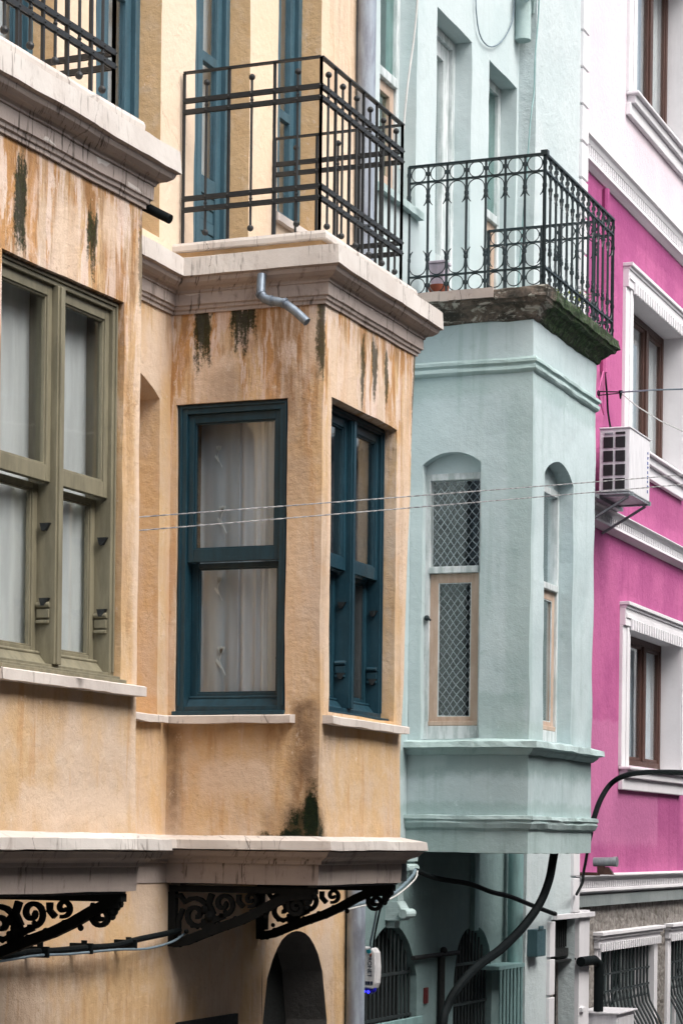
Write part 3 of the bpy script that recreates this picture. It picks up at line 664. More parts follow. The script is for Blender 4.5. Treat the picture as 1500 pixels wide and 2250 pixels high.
# curtains in the bays
hvl, hvr = hv
curtain(f1, hvl[0]+.02, hvl[0]+.52, .8, 2.5, .178, 'curtain', 'pale curtain behind the nearer half of the olive window', 3, .009, taper=.02)
curtain(f1, hvr[0]+.0, hvr[0]+.50, .8, 2.5, .178, 'curtain', 'pale curtain behind the farther half of the olive window', 3, .009, taper=.02)
c_ = curtain(f2l, .115, .36, .83, 2.5, .172, 'sheer', 'sheer blue grey curtain with white embroidered tulips in the blue window', 2, .010, hem=.004)
flowers(f2l, [(.235, 2.27, .75), (.262, 1.91, .95), (.245, 1.50, .8), (.265, 1.09, 1.0)], .158, c_)
curtain(f2l, .35, .55, .83, 2.5, .185, 'drape', 'cream pleated drape in the middle of the tulip curtain window', 3, .016)
curtain(f2l, .53, .74, .85, 2.5, .172, 'sheer', 'plain sheer curtain at the street end of the tulip curtain window', 3, .014, hem=.006)
curtain(f2f, .20, .66, .85, 2.5, .235, 'curtain', 'pale curtain in the left half of the far blue double window', 3, .014)
curtain(f2f, .72, 1.12, .85, 2.5, .235, 'curtain', 'pale curtain in the right half of the far blue double window', 3, .014)

# balcony doors of the upper floor
def tall_door(s0, s1, z0, z1, label):
    fr = fw; n = .17; m = M['bluedoor']
    g = MB(); ring(g, fr, s0-.01, s1+.01, z0, z1, .06, n-.03, n+.07, wb=.02); win = obj('door' if z0 < 3.6 else 'window', g, m, yh, label=label, bevel=.004)
    c = (s0+s1)/2
    for a, b in ((s0+.05, c-.003), (c+.003, s1-.05)):
        g = MB(); pz = z0+.52 if z0 < 3.6 else z0+.03
        ring(g, fr, a, b, z0+.02, z1-.06, .07, n, n+.045, wb=.12, wt=.08)
        if z0 < 3.6:
            g.fbox(fr, a+.07, b-.07, n+.001, n+.044, pz, pz+.11)
            for k in range(5): g.fbox(fr, a+.07, b-.07, n+.008+(k % 2)*.006, n+.03, z0+.14+k*.076, z0+.136+(k+1)*.076)
        zt = z0+(z1-z0)*.46
        g.fbox(fr, a+.07, b-.07, n+.001, n+.044, 4.78, 4.84)
        obj('leaf', g, m, win, bevel=.003)
        pane(fr, a+.07, b-.07, (pz+.11) if z0 < 3.6 else z0+.14, 4.78, n+.02, win); pane(fr, a+.07, b-.07, 4.84, z1-.14, n+.02, win)
tall_door(9.95, 10.72, 3.45, 6.2, 'blue balcony door nearest the camera'); tall_door(11.16, 11.96, 3.45, 6.2, 'blue balcony door beside the near railing')
tall_door(12.41, 13.2, 3.45, 6.2, 'blue balcony door over the far bay'); tall_door(13.64, 14.36, 4.02, 6.3, 'narrow blue window above a stone sill')
sill(fw, 13.58, 14.42, 3.96, 4.015, -.04)
for i, (a, b) in enumerate(((9.98, 10.6), (11.2, 11.9), (12.45, 13.1), (13.7, 14.3))):
    curtain(fw, a, b+.12, 3.6 if i < 3 else 4.1, 6.1, .26, 'drape', ['beige curtain behind the balcony door at the left picture edge', 'beige curtain behind the door at the end of the near balcony', 'beige curtain behind the blue door of the ball railed balcony', 'beige curtain in the narrow upper blue window'][i], 4, .015)

# railings with ball ended rods
def flatbar(g, a, b, w=.026, t=.007): g.tube([a, b], 0, flat=(w, t))
def ball_rail(corner, front_dir, front_len, side_len, side_dir, label, near=False):
    rl = MB(); cx, cy = corner
    segs = [((cx, cy), front_dir, front_len, max(2, 2*round(front_len/.108/2))), ((cx, cy), side_dir, side_len, 6)]
    if not near: fx = (cx+front_dir[0]*front_len, cy+front_dir[1]*front_len); segs.append((fx, side_dir, side_len, 6))
    for (x, y), d, Ln, k in segs:
        e = (x+d[0]*Ln, y+d[1]*Ln); nx, ny = -d[1]*.009, d[0]*.009
        rl.tube([(x, y, 4.47), (e[0], e[1], 4.47)], 0, flat=(.010, .030), up=(0, 0, 1))
        for z in (4.305, 4.240, 3.735, 3.670):
            for sg in (1,) : flatbar(rl, (x+nx*sg, y+ny*sg, z), (e[0]+nx*sg, e[1]+ny*sg, z))
            flatbar(rl, (x-nx, y-ny, z), (e[0]-nx, e[1]-ny, z))
            for j in range(k+1):
                px, py = x+d[0]*Ln*j/k, y+d[1]*Ln*j/k
                for sg in (1, -1): rl.sph((px+nx*sg*1.5, py+ny*sg*1.5, z), .006, 6, 4)
        for j in range(k+1):
            px, py = x+d[0]*Ln*j/k, y+d[1]*Ln*j/k
            if j % 2 == 0 or j == k: rl.tube([(px, py, 3.455), (px, py, 4.466)], 0, flat=(.015, .015))
            else:
                rl.tube([(px, py, 3.53), (px, py, 4.40)], .008, 8)
                for z in (3.53, 4.40): rl.sph((px, py, z), .019, 10, 8)
                for z in (3.70, 4.27): rl.sph((px, py, z), .011, 8, 6)
    return obj('balcony_railing', rl, M['iron'], yh, label=label)
c1 = f1(-.19, .06, 0)
ball_rail((c1[0], c1[1]), (-f1.d[0], -f1.d[1]), 1.512, .78, f1.n, 'iron railing of the near balcony', near=True)
ball_rail((B2X0+.085, B2Y+.07), (1, 0), 1.34, .86, (0, 1), 'iron railing with ball ended rods')

# iron scroll brackets below the bays
def spiral(c, r0, turns, a0, sg=1, n=26):
    return [(c[0]+math.cos(a0+sg*turns*2*PI*i/n)*r0*(1-.86*i/n), c[1]+math.sin(a0+sg*turns*2*PI*i/n)*r0*(1-.86*i/n)) for i in range(n+1)]
def bracket(x, y_out, label=None, web=False):
    g = MB(); y0 = WY-.01; zt = -.285
    def P(t, z): return (x, y0-t, z)          # t = distance out from the wall
    Lb = y0-y_out
    g.box(x-.03, x+.03, y_out, y0, -.30, -.262); g.box(x-.022, x+.022, y0-.035, y0+.01, -.62, -.30)
    def rib(pts, w=.030, t=.030): g.tube([P(a, b) for a, b in pts], 0, flat=(w, t*1.3), up=(1, 0, 0))
    st = [(0.02, -.60), (.10, -.585), (.20, -.545), (.32, -.500), (.45, -.455), (.56, -.405), (.66, -.350), (.74, -.315), (Lb-.02, -.30)]
    rib(st, .05, .040)
    for k in range(11):   # leaf lumps along the strut
        t = .06+.05*k; j = min(len(st)-2, int(t/.11)); z = st[j][1]+(st[j+1][1]-st[j][1])*max(0, min(1, (t-st[j][0])/(st[j+1][0]-st[j][0])))
        g.sph(P(t, z-.012+.028*(k % 2)), .020, 8, 6)
    rib([(.02, -.33), (.06, -.32)]+spiral((.16, -.43), .10, 1.6, PI*.75, -1), .03, .020)
    rib([(.05, -.56), (.05, -.47), (.075, -.40)], .03, .018)
    rib(spiral((.335, -.365), .070, 1.4, -PI*.6, 1), .03, .018); rib([(.21, -.52), (.28, -.46), (.34, -.435)], .03, .024)
    rib(spiral((.505, -.335), .045, 1.3, -PI*.6, 1), .03, .014); rib([(.26, -.31), (.24, -.37), (.27, -.43)], .03, .026)
    rib([(.43, -.31), (.43, -.35), (.46, -.38)], .03, .02)
    rib([(Lb-.16, -.31), (Lb-.17, -.34)]+spiral((Lb-.12, -.372), .052, 1.5, PI*.9, 1), .03, .017)
    for a, b, r in ((Lb-.055, -.345, .026), (Lb-.035, -.325, .02), (Lb-.06, -.372, .018), (.25, -.44, .035), (.22, -.40, .03), (.28, -.50, .022), (.58, -.40, .018), (Lb-.02, -.31, .02)):
        g.sph(P(a, b), r, 8, 6)
    g.tube([P(.57, -.40), P(.60, -.425)], .010, 6); g.sph(P(.60, -.43), .016, 8, 6)
    for k in range(8): g.sph(P(.10+.035*k, -.53+.014*k+(k % 2)*.02), .014, 6, 5)
    if web: g.prism([(x-.006, y0-t, z) for t, z in ((0, -.29), (0, -.60), (.2, -.54), (.45, -.45), (.7, -.33), (.72, -.29))], [(x+.006, y0-t, z) for t, z in ((0, -.29), (0, -.60), (.2, -.54), (.45, -.45), (.7, -.33), (.72, -.29))])
    return obj('bracket', g, M['castiron'], yh, label=label)
bracket(9.96, 5.06, 'iron scroll bracket under the near bay'); bracket(8.55, 5.06)
bracket(12.20, 4.98, 'iron scroll bracket in the shade of the far bay'); bracket(13.47, 4.98, 'openwork iron scroll bracket at the far end')
for x0, x1, ya, yb in ((12.17, 13.50, 4.97, 5.02), (12.17, 13.50, 5.82, 5.88)): g = MB(); g.box(x0, x1, ya, yb, -.2605, -.249); obj('bearing_rail', g, M['iron'], yh)
q = [(p1a[0]+.03, p1a[1]+.03), (10.0, 5.07), (9.99, 5.12), (p1a[0]+.03, p1a[1]+.09)]
g = MB(); g.prism([(p[0], p[1], -.262) for p in q], [(p[0], p[1], -.244) for p in q]); obj('bearing_rail', g, M['iron'], yh)
# arched doorway leaf and dark panel beside it
g = MB(); fr = fw; a = adoor
g.fbox(fr, a[0]-.02, a[1]+.02, .30, .34, -H, -.5); obj('door', g, M['dark'], yh)
g = MB(); g.fbox(fw, 12.3, 13.15, -.02, .02, -1.6, -1.07); obj('wall_panel', g, M['dark'], yh)

# drain spouts and down pipe
g = MB(); pth = [(12.02, 5.285, 3.20), (12.0, 5.28, 3.12), (11.99, 5.275, 3.085), (11.985, 5.25, 3.055), (11.985, 5.21, 3.04), (11.985, 5.13, 3.022), (11.985, 5.06, 2.97), (11.985, 4.99, 2.905)]
g.tube(pth, [.026, .026, .027, .027, .027, .026, .025, .025], 14)
for i in (2, 4, 5): g.tube([Vector(pth[i])-(Vector(pth[i+1])-Vector(pth[i])).normalized()*.008, Vector(pth[i])+(Vector(pth[i+1])-Vector(pth[i])).normalized()*.008], .0305, 14)
obj('drain_spout', g, M['zinc'], yh, smooth=True, label='bent grey zinc spout below the far cornice')
g = MB(); g.tube([(10.08, 5.12, 3.10), (10.09, 5.0, 3.035), (10.09, 4.92, 2.992)], .023, 12); obj('drain_spout', g, M['cable'], yh, smooth=True, label='black spout under the near cornice')
g = MB(); g.tube([(15.02, 5.83, z) for z in (-H+.1, -1, 2, 5, 8.1)], .065, 18)
for z in (-2.2, .9, 3.92, 4.32, 7.0): g.tube([(15.02, 5.83, z-.05), (15.02, 5.83, z+.05)], .074, 18)
obj('downpipe', g, M['pipe'], yh, smooth=True)

# ------------------------------------------------------------------ MINT HOUSE
mh = empty('mint_house', (17, WY, -H), 'pale mint green house with a square bay and scrolled iron balcony', 'house')
G0, G1, GY = 16.2, 17.9, 4.96
fgl = Fr(G0, WY, -90); fgf = Fr(G0, GY, 0); fgr = Fr(G1, GY, 90); GP = WY-GY
PX0, PX1, PYF = 18.76, 20.27, 5.75
oL = (.10, .555, .77, 2.885, .085, .10); oF = (.33, 1.09, .77, 2.89, .13, .13)
g = MB(); wall(g, fw, X_END, PX0, .0, 3.9, [], .2); g.wob(.005); obj('wall', g, M['mint'], mh, merge=True)
A1 = (15.34, 16.47, -3.2, -.60, .40, .16); A2 = (17.33, 18.30, -3.2, -.665, .40, .16)
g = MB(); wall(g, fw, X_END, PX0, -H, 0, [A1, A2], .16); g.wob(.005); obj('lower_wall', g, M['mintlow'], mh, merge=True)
g = MB(); wall(g, fw, X_END, PX0, 3.9, 9.2, [(15.47, 16.24, 4.72, 7.2, 0, .17), (16.68, 17.51, 3.95, 6.37, 0, .17), (17.95, 18.70, 4.3, 6.37, 0, .17)], .17); g.wob(.006)
obj('upper_wall', g, M['mintup'], mh, merge=True)
g = MB(); g.box(X_END+.01, PX1, WY+.9, 14, -H, 9.1); g.box(X_END, PX1, WY+.02, 14.2, 9.15, 9.35); g.box(PX1-.1, PX1, WY+.02, 14, -H, 9.1); obj('house_body', g, M['room'], mh)
g = MB(); wall(g, fgl, 0, GP, .1, 3.86, [oL], .1); wall(g, fgf, 0, G1-G0, .1, 3.86, [oF], .13); wall(g, fgr, 0, GP, .1, 3.86)
g.wob(.010); obj('bay', g, M['mint'], mh, merge=True)
g = MB()
for fr, a, b, o in ((fgl, .01, GP-.17, oL), (fgf, .17, G1-G0-.17, oF), (fgr, .17, GP-.01, None)): wall(g, fr, a, b, .1, 3.8, [(o[0]-.02, o[1]+.02, o[2]-.01, o[3]+.01, 0)] if o else [], .002, n=.17, step=.6)
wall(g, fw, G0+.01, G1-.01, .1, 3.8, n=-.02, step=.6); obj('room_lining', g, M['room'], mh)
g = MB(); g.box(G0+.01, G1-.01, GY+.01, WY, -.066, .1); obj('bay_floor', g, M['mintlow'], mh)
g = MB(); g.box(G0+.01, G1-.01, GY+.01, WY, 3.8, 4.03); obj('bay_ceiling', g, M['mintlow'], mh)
gp = [(G0, WY), (G0, GY), (G1, GY), (G1, WY)]
g = MB(); g.sweep(gp, [(-.01, .765), (.0, .765), (.085, .748), (.09, .705), (.05, .698), (.04, .68), (.012, .655), (-.01, .65)], .06, chip=.012); g.wob(.005); obj('ledge', g, M['minttrim'], mh)
g = MB(); g.sweep(gp, [(-.01, 3.555), (.02, 3.55), (.034, 3.535), (.034, 3.515), (.02, 3.505), (.016, 3.495), (.026, 3.485), (.028, 3.465), (.018, 3.45), (.004, 3.44), (-.01, 3.438)], .06, chip=.006); g.wob(.004); obj('string_course', g, M['minttrim'], mh)
g = MB(); g.sweep(gp, [(-.01, .21), (.05, .205), (.055, .18), (.042, .165), (.045, .15), (.03, .115), (.018, .105), (.006, .095), (.002, -.066), (-.01, -.068)], .06, chip=.010); g.wob(.005); obj('base_moulding', g, M['minttrim'], mh)
slab = [(-.01, 4.035), (.14, 4.03), (.155, 4.02), (.15, 3.955), (.135, 3.95), (.125, 3.925), (.09, 3.915), (.07, 3.89), (.04, 3.865), (.02, 3.83), (.005, 3.82), (-.01, 3.82)]
g = MB(); g.sweep(gp, slab, .045, chip=.016); g.wob(.006); obj('balcony_slab', g, M['mossy'], mh)
g = MB(); K = 10
for i in range(K): j = .005*noise.noise((i*.7, 1, 2)); g.box(G0-.168+j, G0-.150, 5.22+.068*i, 5.22+.068*(i+1)-.0004, 3.965+j, 4.036+j)
obj('stone_edging', g, M['trim_low'], mh)
# bay windows: flaky white fixed light above, tan casement below
def mint_window(fr, o, n, zt, zr, wl, wr, label):
    s0, s1, z0 = o[0], o[1], o[2]
    g = MB()
    ring(g, fr, s0-.01, s1+.01, z0, zt+.04, .045, n, n+.08, wb=.10, wt=.05)
    g.fbox(fr, s0+.035, s1-.035, n-.012, n+.07, zr, zr+.05)
    win = obj('window', g, M['whitewood'], mh, label=label, bevel=.004)
    g = MB(); g.fbox(fr, s0-.01, s1+.01, n+.012, n+.05, zt+.041, o[3]); obj('tympanum', g, M['mint'], win)
    pane(fr, s0+.03, s1-.03, zr+.05, zt, n+.03, win)
    g = MB(); ring(g, fr, s0+.035, s1-.035, z0+.10, zr, .065, n+.02, n+.06, wb=.07, wt=.07); g.fbox(fr, s0+.036, s1-.036, n+.0, n+.021, z0+.101, z0+.135)
    obj('casement', g, M['tan'], win, bevel=.004)
    g = MB(); ring(g, fr, s0+.098, s1-.098, z0+.168, zr-.068, .008, n+.024, n+.034); 
    for i in range(len(g.v)):
        v = g.v[i]; d = noise.noise_vector(Vector(v)*25)*.006; g.v[i] = (v[0]+d.x, v[1]+d.y, v[2]+d.z)
    obj('putty', g, M['whitewood'], win)
    pane(fr, s0+.10, s1-.10, z0+.17, zr-.07, n+.038, win); return win
mw1 = mint_window(fgl, oL, .07, 2.70, 2.0, 0, 0, 'narrow arched window with lace curtain on the near side of the bay')
mint_window(fgf, oF, .11, 2.68, 1.94, 0, 0, 'narrow arched window on the street side of the bay')
g = MB(); g.sph(fgl(.125, .05, 1.67), .022, 8, 6); g.tube([fgl(.125, .08, 1.67), fgl(.125, .03, 1.67)], .010, 8); g.tube([fgl(.125, .04, 1.68), fgl(.16, .04, 1.65)], .008, 6); obj('handle', g, M['irongreen'], mw1)
curtain(fgl, .12, .55, .86, 2.70, .155, 'lace', 'white diamond lace curtain in the mint bay window', 3, .006, hem=0)
curtain(fgf, .36, 1.06, .86, 2.70, .24, 'drape', 'beige curtain in the street side window of the mint bay', 5, .012)
# upper windows
def mint_upper(s0, s1, z0, z1, zr, label, door=False):
    g = MB(); n = .17; ring(g, fw, s0-.01, s1+.01, z0, z1, .07, n-.03, n+.06, wb=.08)
    if not door: g.fbox(fw, s0+.06, s1-.06, n-.045, n+.05, zr, zr+.07)
    win = obj('door' if door else 'window', g, M['whitewood'], mh, label=label, bevel=.005)
    if door:
        g = MB(); ring(g, fw, s0+.062, s1-.062, z0+.08, z1-.072, .13, n, n+.05, wb=.6, wt=.12); ring(g, fw, s0+.15, s1-.15, z0+.2, z0+.6, .02, n-.006, n+.002); obj('leaf', g, M['whitewood'], win, bevel=.004)
        pane(fw, s0+.19, s1-.19, z0+.68, z1-.19, n+.02, win)
    else:
        pane(fw, s0+.06, s1-.06, zr+.07, z1-.07, n, win, 'glassdark')
        g = MB(); ring(g, fw, s0+.062, s1-.062, z0+.08, zr, .08, n-.01, n+.04, wb=.12); obj('casement', g, M['tan'], win, bevel=.004)
        pane(fw, s0+.14, s1-.14, z0+.2, zr-.08, n+.02, win, 'glassdark')
mint_upper(15.47, 16.24, 4.72, 7.2, 5.60, 'mint house window beside the grey downpipe')
mint_upper(16.68, 17.51, 3.95, 6.37, 0, 'white balcony door in a deep recess', True)
mint_upper(17.95, 18.70, 4.3, 6.37, 5.20, 'recessed window at the far end of the balcony')
sill(fw, 15.42, 16.30, 4.64, 4.70, -.05, 'minttrim', mh)
curtain(fw, 15.6, 16.2, 4.8, 7.1, .30, 'drape', 'grey beige curtain behind the window by the downpipe', 4, .015)
curtain(fw, 18.0, 18.6, 4.4, 6.3, .30, 'drape', 'grey beige curtain at the far balcony window', 4, .015)
curtain(fw, 16.8, 17.4, 4.0, 6.3, .30, 'curtain', 'white curtain behind the recessed balcony door', 4, .015)
# pier with white quoins
g = MB(); fp = Fr(PX0, PYF, 0); fpl = Fr(PX0, WY, -90); fpr = Fr(PX1, PYF, 90)
wall(g, fp, 0, PX1-PX0, -.62, 9.2); wall(g, fpl, 0, WY-PYF, -H, 9.2); wall(g, fpr, 0, .15, -H, 9.2); wall(g, fp, 0, .75, -H, -.62)
g.box(PX0+.75, PX1-.001, PYF+.001, WY+.02, -.66, -.62)
g.wob(.006); obj('pilaster', g, M['pier'], mh, merge=True)
g = MB(); z = -.62
while z < 9.0:
    g.box(PX1-.17, PX1+.03, PYF-.03, PYF+.12, z+.012, z+.318); z += .33
obj('quoins', g, M['white'], mh, bevel=.004)
g = MB(); z = -.66
while z > -H: g.box(PX0+.62, PX0+.78, PYF-.03, PYF+.10, z-.318, z-.012); z -= .33
obj('door_quoins', g, M['white'], mh, bevel=.004)
# broken gutter end at the top of the crack, pipe, duct, bracket
g = MB(); g.tube([(18.66, 5.84, 6.75+.35*k) for k in range(8)], .07, 12); g.tube([(18.5, 5.78, 7.05), (18.62, 5.78, 7.2), (18.74, 5.80, 7.0)], [.05, .07, .03], 8); obj('gutter_stub', g, M['minttrim'], mh, smooth=True)
g = MB(); g.tube([(18.62, 5.80, z) for z in (-H+.1, -2, -.9, .05)], .065, 16); g.tube([(18.62, 5.80, -1.0), (18.62, 5.80, -1.04)], .073, 16); obj('downpipe', g, M['mintpipe'], mh, smooth=True)
g = MB(); g.box(17.72, 17.83, WY-.04, WY, -.70, 0.0); obj('cable_duct', g, M['mintpipe'], mh, bevel=.004)
def corbel(x, zt, zb):
    g = MB(); prof = [(0, zt), (.17, zt), (.18, zt-.015), (.18, zt-.05), (.15, zt-.06), (.19, zt-.08), (.19, zt-.115), (.13, zt-.135), (.10, zt-.16), (.085, zt-.26), (.09, zt-.34), (.12, zt-.39), (.15, zt-.42), (.155, zt-.45), (.12, zt-.48), (.07, zt-.485), (.06, zb), (0, zb)]
    W = [.10]*1
    def half(z): return .105 if z > zt-.13 else (.06 if z > zt-.36 else .085 if z > zt-.47 else .05)
    for i in range(len(prof)-1):
        (o0, z0), (o1, z1) = prof[i], prof[i+1]
        if z0 == z1: continue
        h = half((z0+z1)/2)
        g.hexa([(x-h, WY-o1, z1), (x+h, WY-o1, z1), (x+h, WY+.01, z1), (x-h, WY+.01, z1), (x-h, WY-o0, z0), (x+h, WY-o0, z0), (x+h, WY+.01, z0), (x-h, WY+.01, z0)])
    g.tube([(x-.10, WY-.14, zt-.43), (x+.10, WY-.14, zt-.43)], .035, 12); g.tube([(x-.11, WY-.17, zt-.1), (x+.11, WY-.17, zt-.1)], .022, 10)
    return obj('corbel', g, M['minttrim'], mh, bevel=.006)
corbel(15.86, -.085, -.62)
# ground floor grilles in the arches
def grille(a, proj, label, mat='grill'):
    back = MB(); back.fbox(fw, a[0]+.01, a[1]-.01, .15, .17, a[2], a[3]-.02); r = obj('shutter', back, M['dark'], mh)
    g = MB(); k = int((a[1]-a[0])/.085)
    for i in range(k+1):
        s = a[0]+.03+(a[1]-a[0]-.06)*i/k; t = (s-(a[0]+a[1])/2)/((a[1]-a[0])/2); top = a[3]-a[4]+a[4]*math.sqrt(max(0, 1-abs(t)**2.2))-.03
        g.tube([fw(s, .05, a[2]), fw(s, .05, top)], .009, 6)
    for z in (-.98, -1.3, -2.0): g.fbox(fw, a[0], a[1], .04, .06, z, z+.022)
    return obj('grille', g, M[mat], mh, label=label)
grille(A1, 0, 'arched window grille behind the alarm box'); grille(A2, 0, 'arched window grille under the cable duct')
g = MB(); g.box(A2[0]+.55, A2[1]+.28, WY-.20, WY, -1.02, -.99)
for i in range(7): g.tube([(A2[0]+.62+i*.095, WY-.19, -1.0), (A2[0]+.62+i*.095, WY-.19, -1.3-.0), (A2[0]+.62+i*.095, WY-.19, -3.0)], .012, 6)
g.box(A2[0]+.55, A2[1]+.28, WY-.21, WY-.17, -3.02, -2.98); obj('window_guard', g, M['mintpipe'], mh)
g = MB(); g.tube([(16.3, WY-.03, -.86), (17.35, WY-.03, -.86)], .018, 8); g.tube([(16.95, WY-.03, -.88), (16.95, WY-.03, -3)], .03, 8); g.sph((17.0, WY-.03, -.83), .03, 8, 6); obj('gas_pipe', g, M['dark'], mh, smooth=True)
g = MB(); g.box(A1[0]-.02, A1[1]+.02, WY-.05, WY-.02, -1.36, -1.30); obj('crossbar', g, M['mintpipe'], mh, bevel=.004)
# scrolled balcony railing
def ringpts(c, r, ax, a0=0, a1=2*PI, n=20):
    return [(c[0]+ax[0]*r*math.cos(a0+(a1-a0)*i/n), c[1]+ax[1]*r*math.cos(a0+(a1-a0)*i/n), c[2]+r*math.sin(a0+(a1-a0)*i/n)) for i in range(n+1)]
def scroll_rail():
    g = MB(); z3, z2, z1, z0 = 4.985, 4.865, 4.17, 4.04
    cx, cy = G0-.10, GY-.10; fx = G1+.09
    segs = [((cx, WY), (0, -1), WY-cy, 7), ((cx, cy), (1, 0), fx-cx, 13), ((fx, cy), (0, 1), WY-cy, 7)]
    for (x, y), d, Ln, k in segs:
        e = (x+d[0]*Ln, y+d[1]*Ln)
        g.tube([(x, y, z3), (e[0], e[1], z3)], 0, flat=(.016, .034), up=(0, 0, 1))
        g.tube([(x, y, z2), (e[0], e[1], z2)], 0, flat=(.012, .024), up=(0, 0, 1)); g.tube([(x, y, z1), (e[0], e[1], z1)], 0, flat=(.012, .024), up=(0, 0, 1))
        w_ = Ln/k; r = w_/2-.010; rz = (z3-z2)/2-.008
        for j in range(k+1):
            px, py = x+d[0]*w_*j, y+d[1]*w_*j
            big = (j in (0, k))
            g.tube([(px, py, z0-.02), (px, py, z3)], .010 if not big else .014, 8)
            for z in (z3-.06, z2-.105, z1+.125, z1-.065): g.tube([(px, py, z-.012), (px, py, z+.012)], .0175, 8); g.sph((px, py, z), .019, 8, 4, sz=.5)
            g.sph((px, py, z2-.13), .014, 6, 5, sz=1.8); g.sph((px, py, z1+.155), .014, 6, 5, sz=1.8)
            for sg in (-1, 1):
                if (j == 0 and sg < 0) or (j == k and sg > 0): continue
                g.tube([(px+d[0]*sg*.008, py+d[1]*sg*.008, z2-.12), (px+d[0]*sg*.016, py+d[1]*sg*.016, z2-.15), (px+d[0]*sg*.034, py+d[1]*sg*.034, z2-.172)], [.006, .006, .003], 6)
                g.tube([(px+d[0]*sg*.008, py+d[1]*sg*.008, z1+.14), (px+d[0]*sg*.016, py+d[1]*sg*.016, z1+.17), (px+d[0]*sg*.034, py+d[1]*sg*.034, z1+.192)], [.006, .006, .003], 6)
        for j in range(k):
            mx_, my_ = x+d[0]*w_*(j+.5), y+d[1]*w_*(j+.5)
            for zc in ((z3+z2)/2, (z1+z0)/2): g.tube(ringpts((mx_, my_, zc), min(r, .056), d)[:-1], .0042, 6, closed=True)
            g.tube([(mx_-d[0]*(r+.004), my_-d[1]*(r+.004), z2-.11)]+ringpts((mx_, my_, z2-.010-r), r, d, PI, 0, 12)+[(mx_+d[0]*(r+.004), my_+d[1]*(r+.004), z2-.11)], .0042, 6)
            g.tube([(mx_-d[0]*(r+.004), my_-d[1]*(r+.004), z1+.12)]+ringpts((mx_, my_, z1+.010+r), r, d, PI, 2*PI, 12)+[(mx_+d[0]*(r+.004), my_+d[1]*(r+.004), z1+.12)], .0042, 6)
    g.box(cx-.025, cx+.025, cy-.025, cy+.025, z3-.01, z3+.025)
    return obj('balcony_railing', g, M['irongreen'], mh)
scroll_rail()

# ------------------------------------------------------------------ PINK HOUSE
ph = empty('pink_house', (24, WY, -H), 'magenta pink house with white moulded window surrounds and pale upper storey', 'house')
Q0, Q1 = PX1, 30.0
wins = {'top': (22.5, 24.72, 7.45, 9.3), 'mid': (22.48, 24.70, 4.0, 5.50), 'low': (22.51, 24.76, .80, 2.17)}
def rep(o, dx): return (o[0]+dx, o[1]+dx, o[2], o[3], 0, .20)
g = MB(); wall(g, fw, Q0, Q1, -.58, 6.4, [rep(wins['mid'], 0), rep(wins['low'], 0), rep(wins['mid'], 4.2), rep(wins['low'], 4.2)], .2, step=.3, rmi=1); obj('wall', g, [M['pink'], M['white']], ph)
g = MB(); wall(g, fw, Q0, Q1, 6.4, 10.5, [rep(wins['top'], 0), rep(wins['top'], 4.2)], .2, step=.3, rmi=1); obj('upper_wall', g, [M['palepink'], M['white']], ph)
gw = [(21.62, 23.72, -2.6, -.99), (24.45, 26.5, -2.6, -.99)]
g = MB(); wall(g, fw, 20.75, Q1, -H, -.58, [(o[0], o[1], o[2], o[3], 0, .2) for o in gw], .2, step=.3, rmi=1); obj('stone_wall', g, [M['rubble'], M['white']], ph)
g = MB(); g.box(Q0+.01, Q1, WY+.9, 14, -H, 10.4); g.box(Q0, Q1, WY+.02, 14.2, 10.5, 10.7); g.box(Q1-.1, Q1, WY+.02, 14, -H, 10.5); obj('house_body', g, M['room'], ph)
def band(z0, z1, proj, nm='moulding', dent=True):
    h = z1-z0; pr = [(-.01, z1), (.0, z1), (proj, z1-.01), (proj, z1-h*.10), (proj*.75, z1-h*.16), (proj*.62, z1-h*.30), (proj*.45, z1-h*.34), (proj*.45, z1-h*.66), (proj*.7, z1-h*.70), (proj*.72, z1-h*.82), (proj*.5, z1-h*.88), (proj*.15, z0), (-.01, z0)]
    g = MB(); g.sweep([(Q0+.02, WY), (Q1, WY)], pr, .6); mo = obj(nm, g, M['white'], ph)
    if dent:
        g = MB(); x = Q0+.1; zm = z1-h*.35; hh = h*.30
        while x < Q1-.1:
            g.box(x, x+.022, WY-proj*.66, WY-proj*.44, zm-hh, zm); g.box(x+.034, x+.044, WY-proj*.56, WY-proj*.44, zm-hh*.55, zm-hh*.1); g.box(x+.04, x+.05, WY-proj*.62, WY-proj*.44, zm-hh*.95, zm-hh*.62); x += .075
        obj('dentils', g, M['white'], mo)
band(6.28, 6.56, .10); band(3.01, 3.21, .12); band(-.47, -.27, .12)
g = MB(); g.box(20.35, Q1, WY-.055, WY+.01, -.578, -.472); obj('fascia', g, M['greyband'], ph)
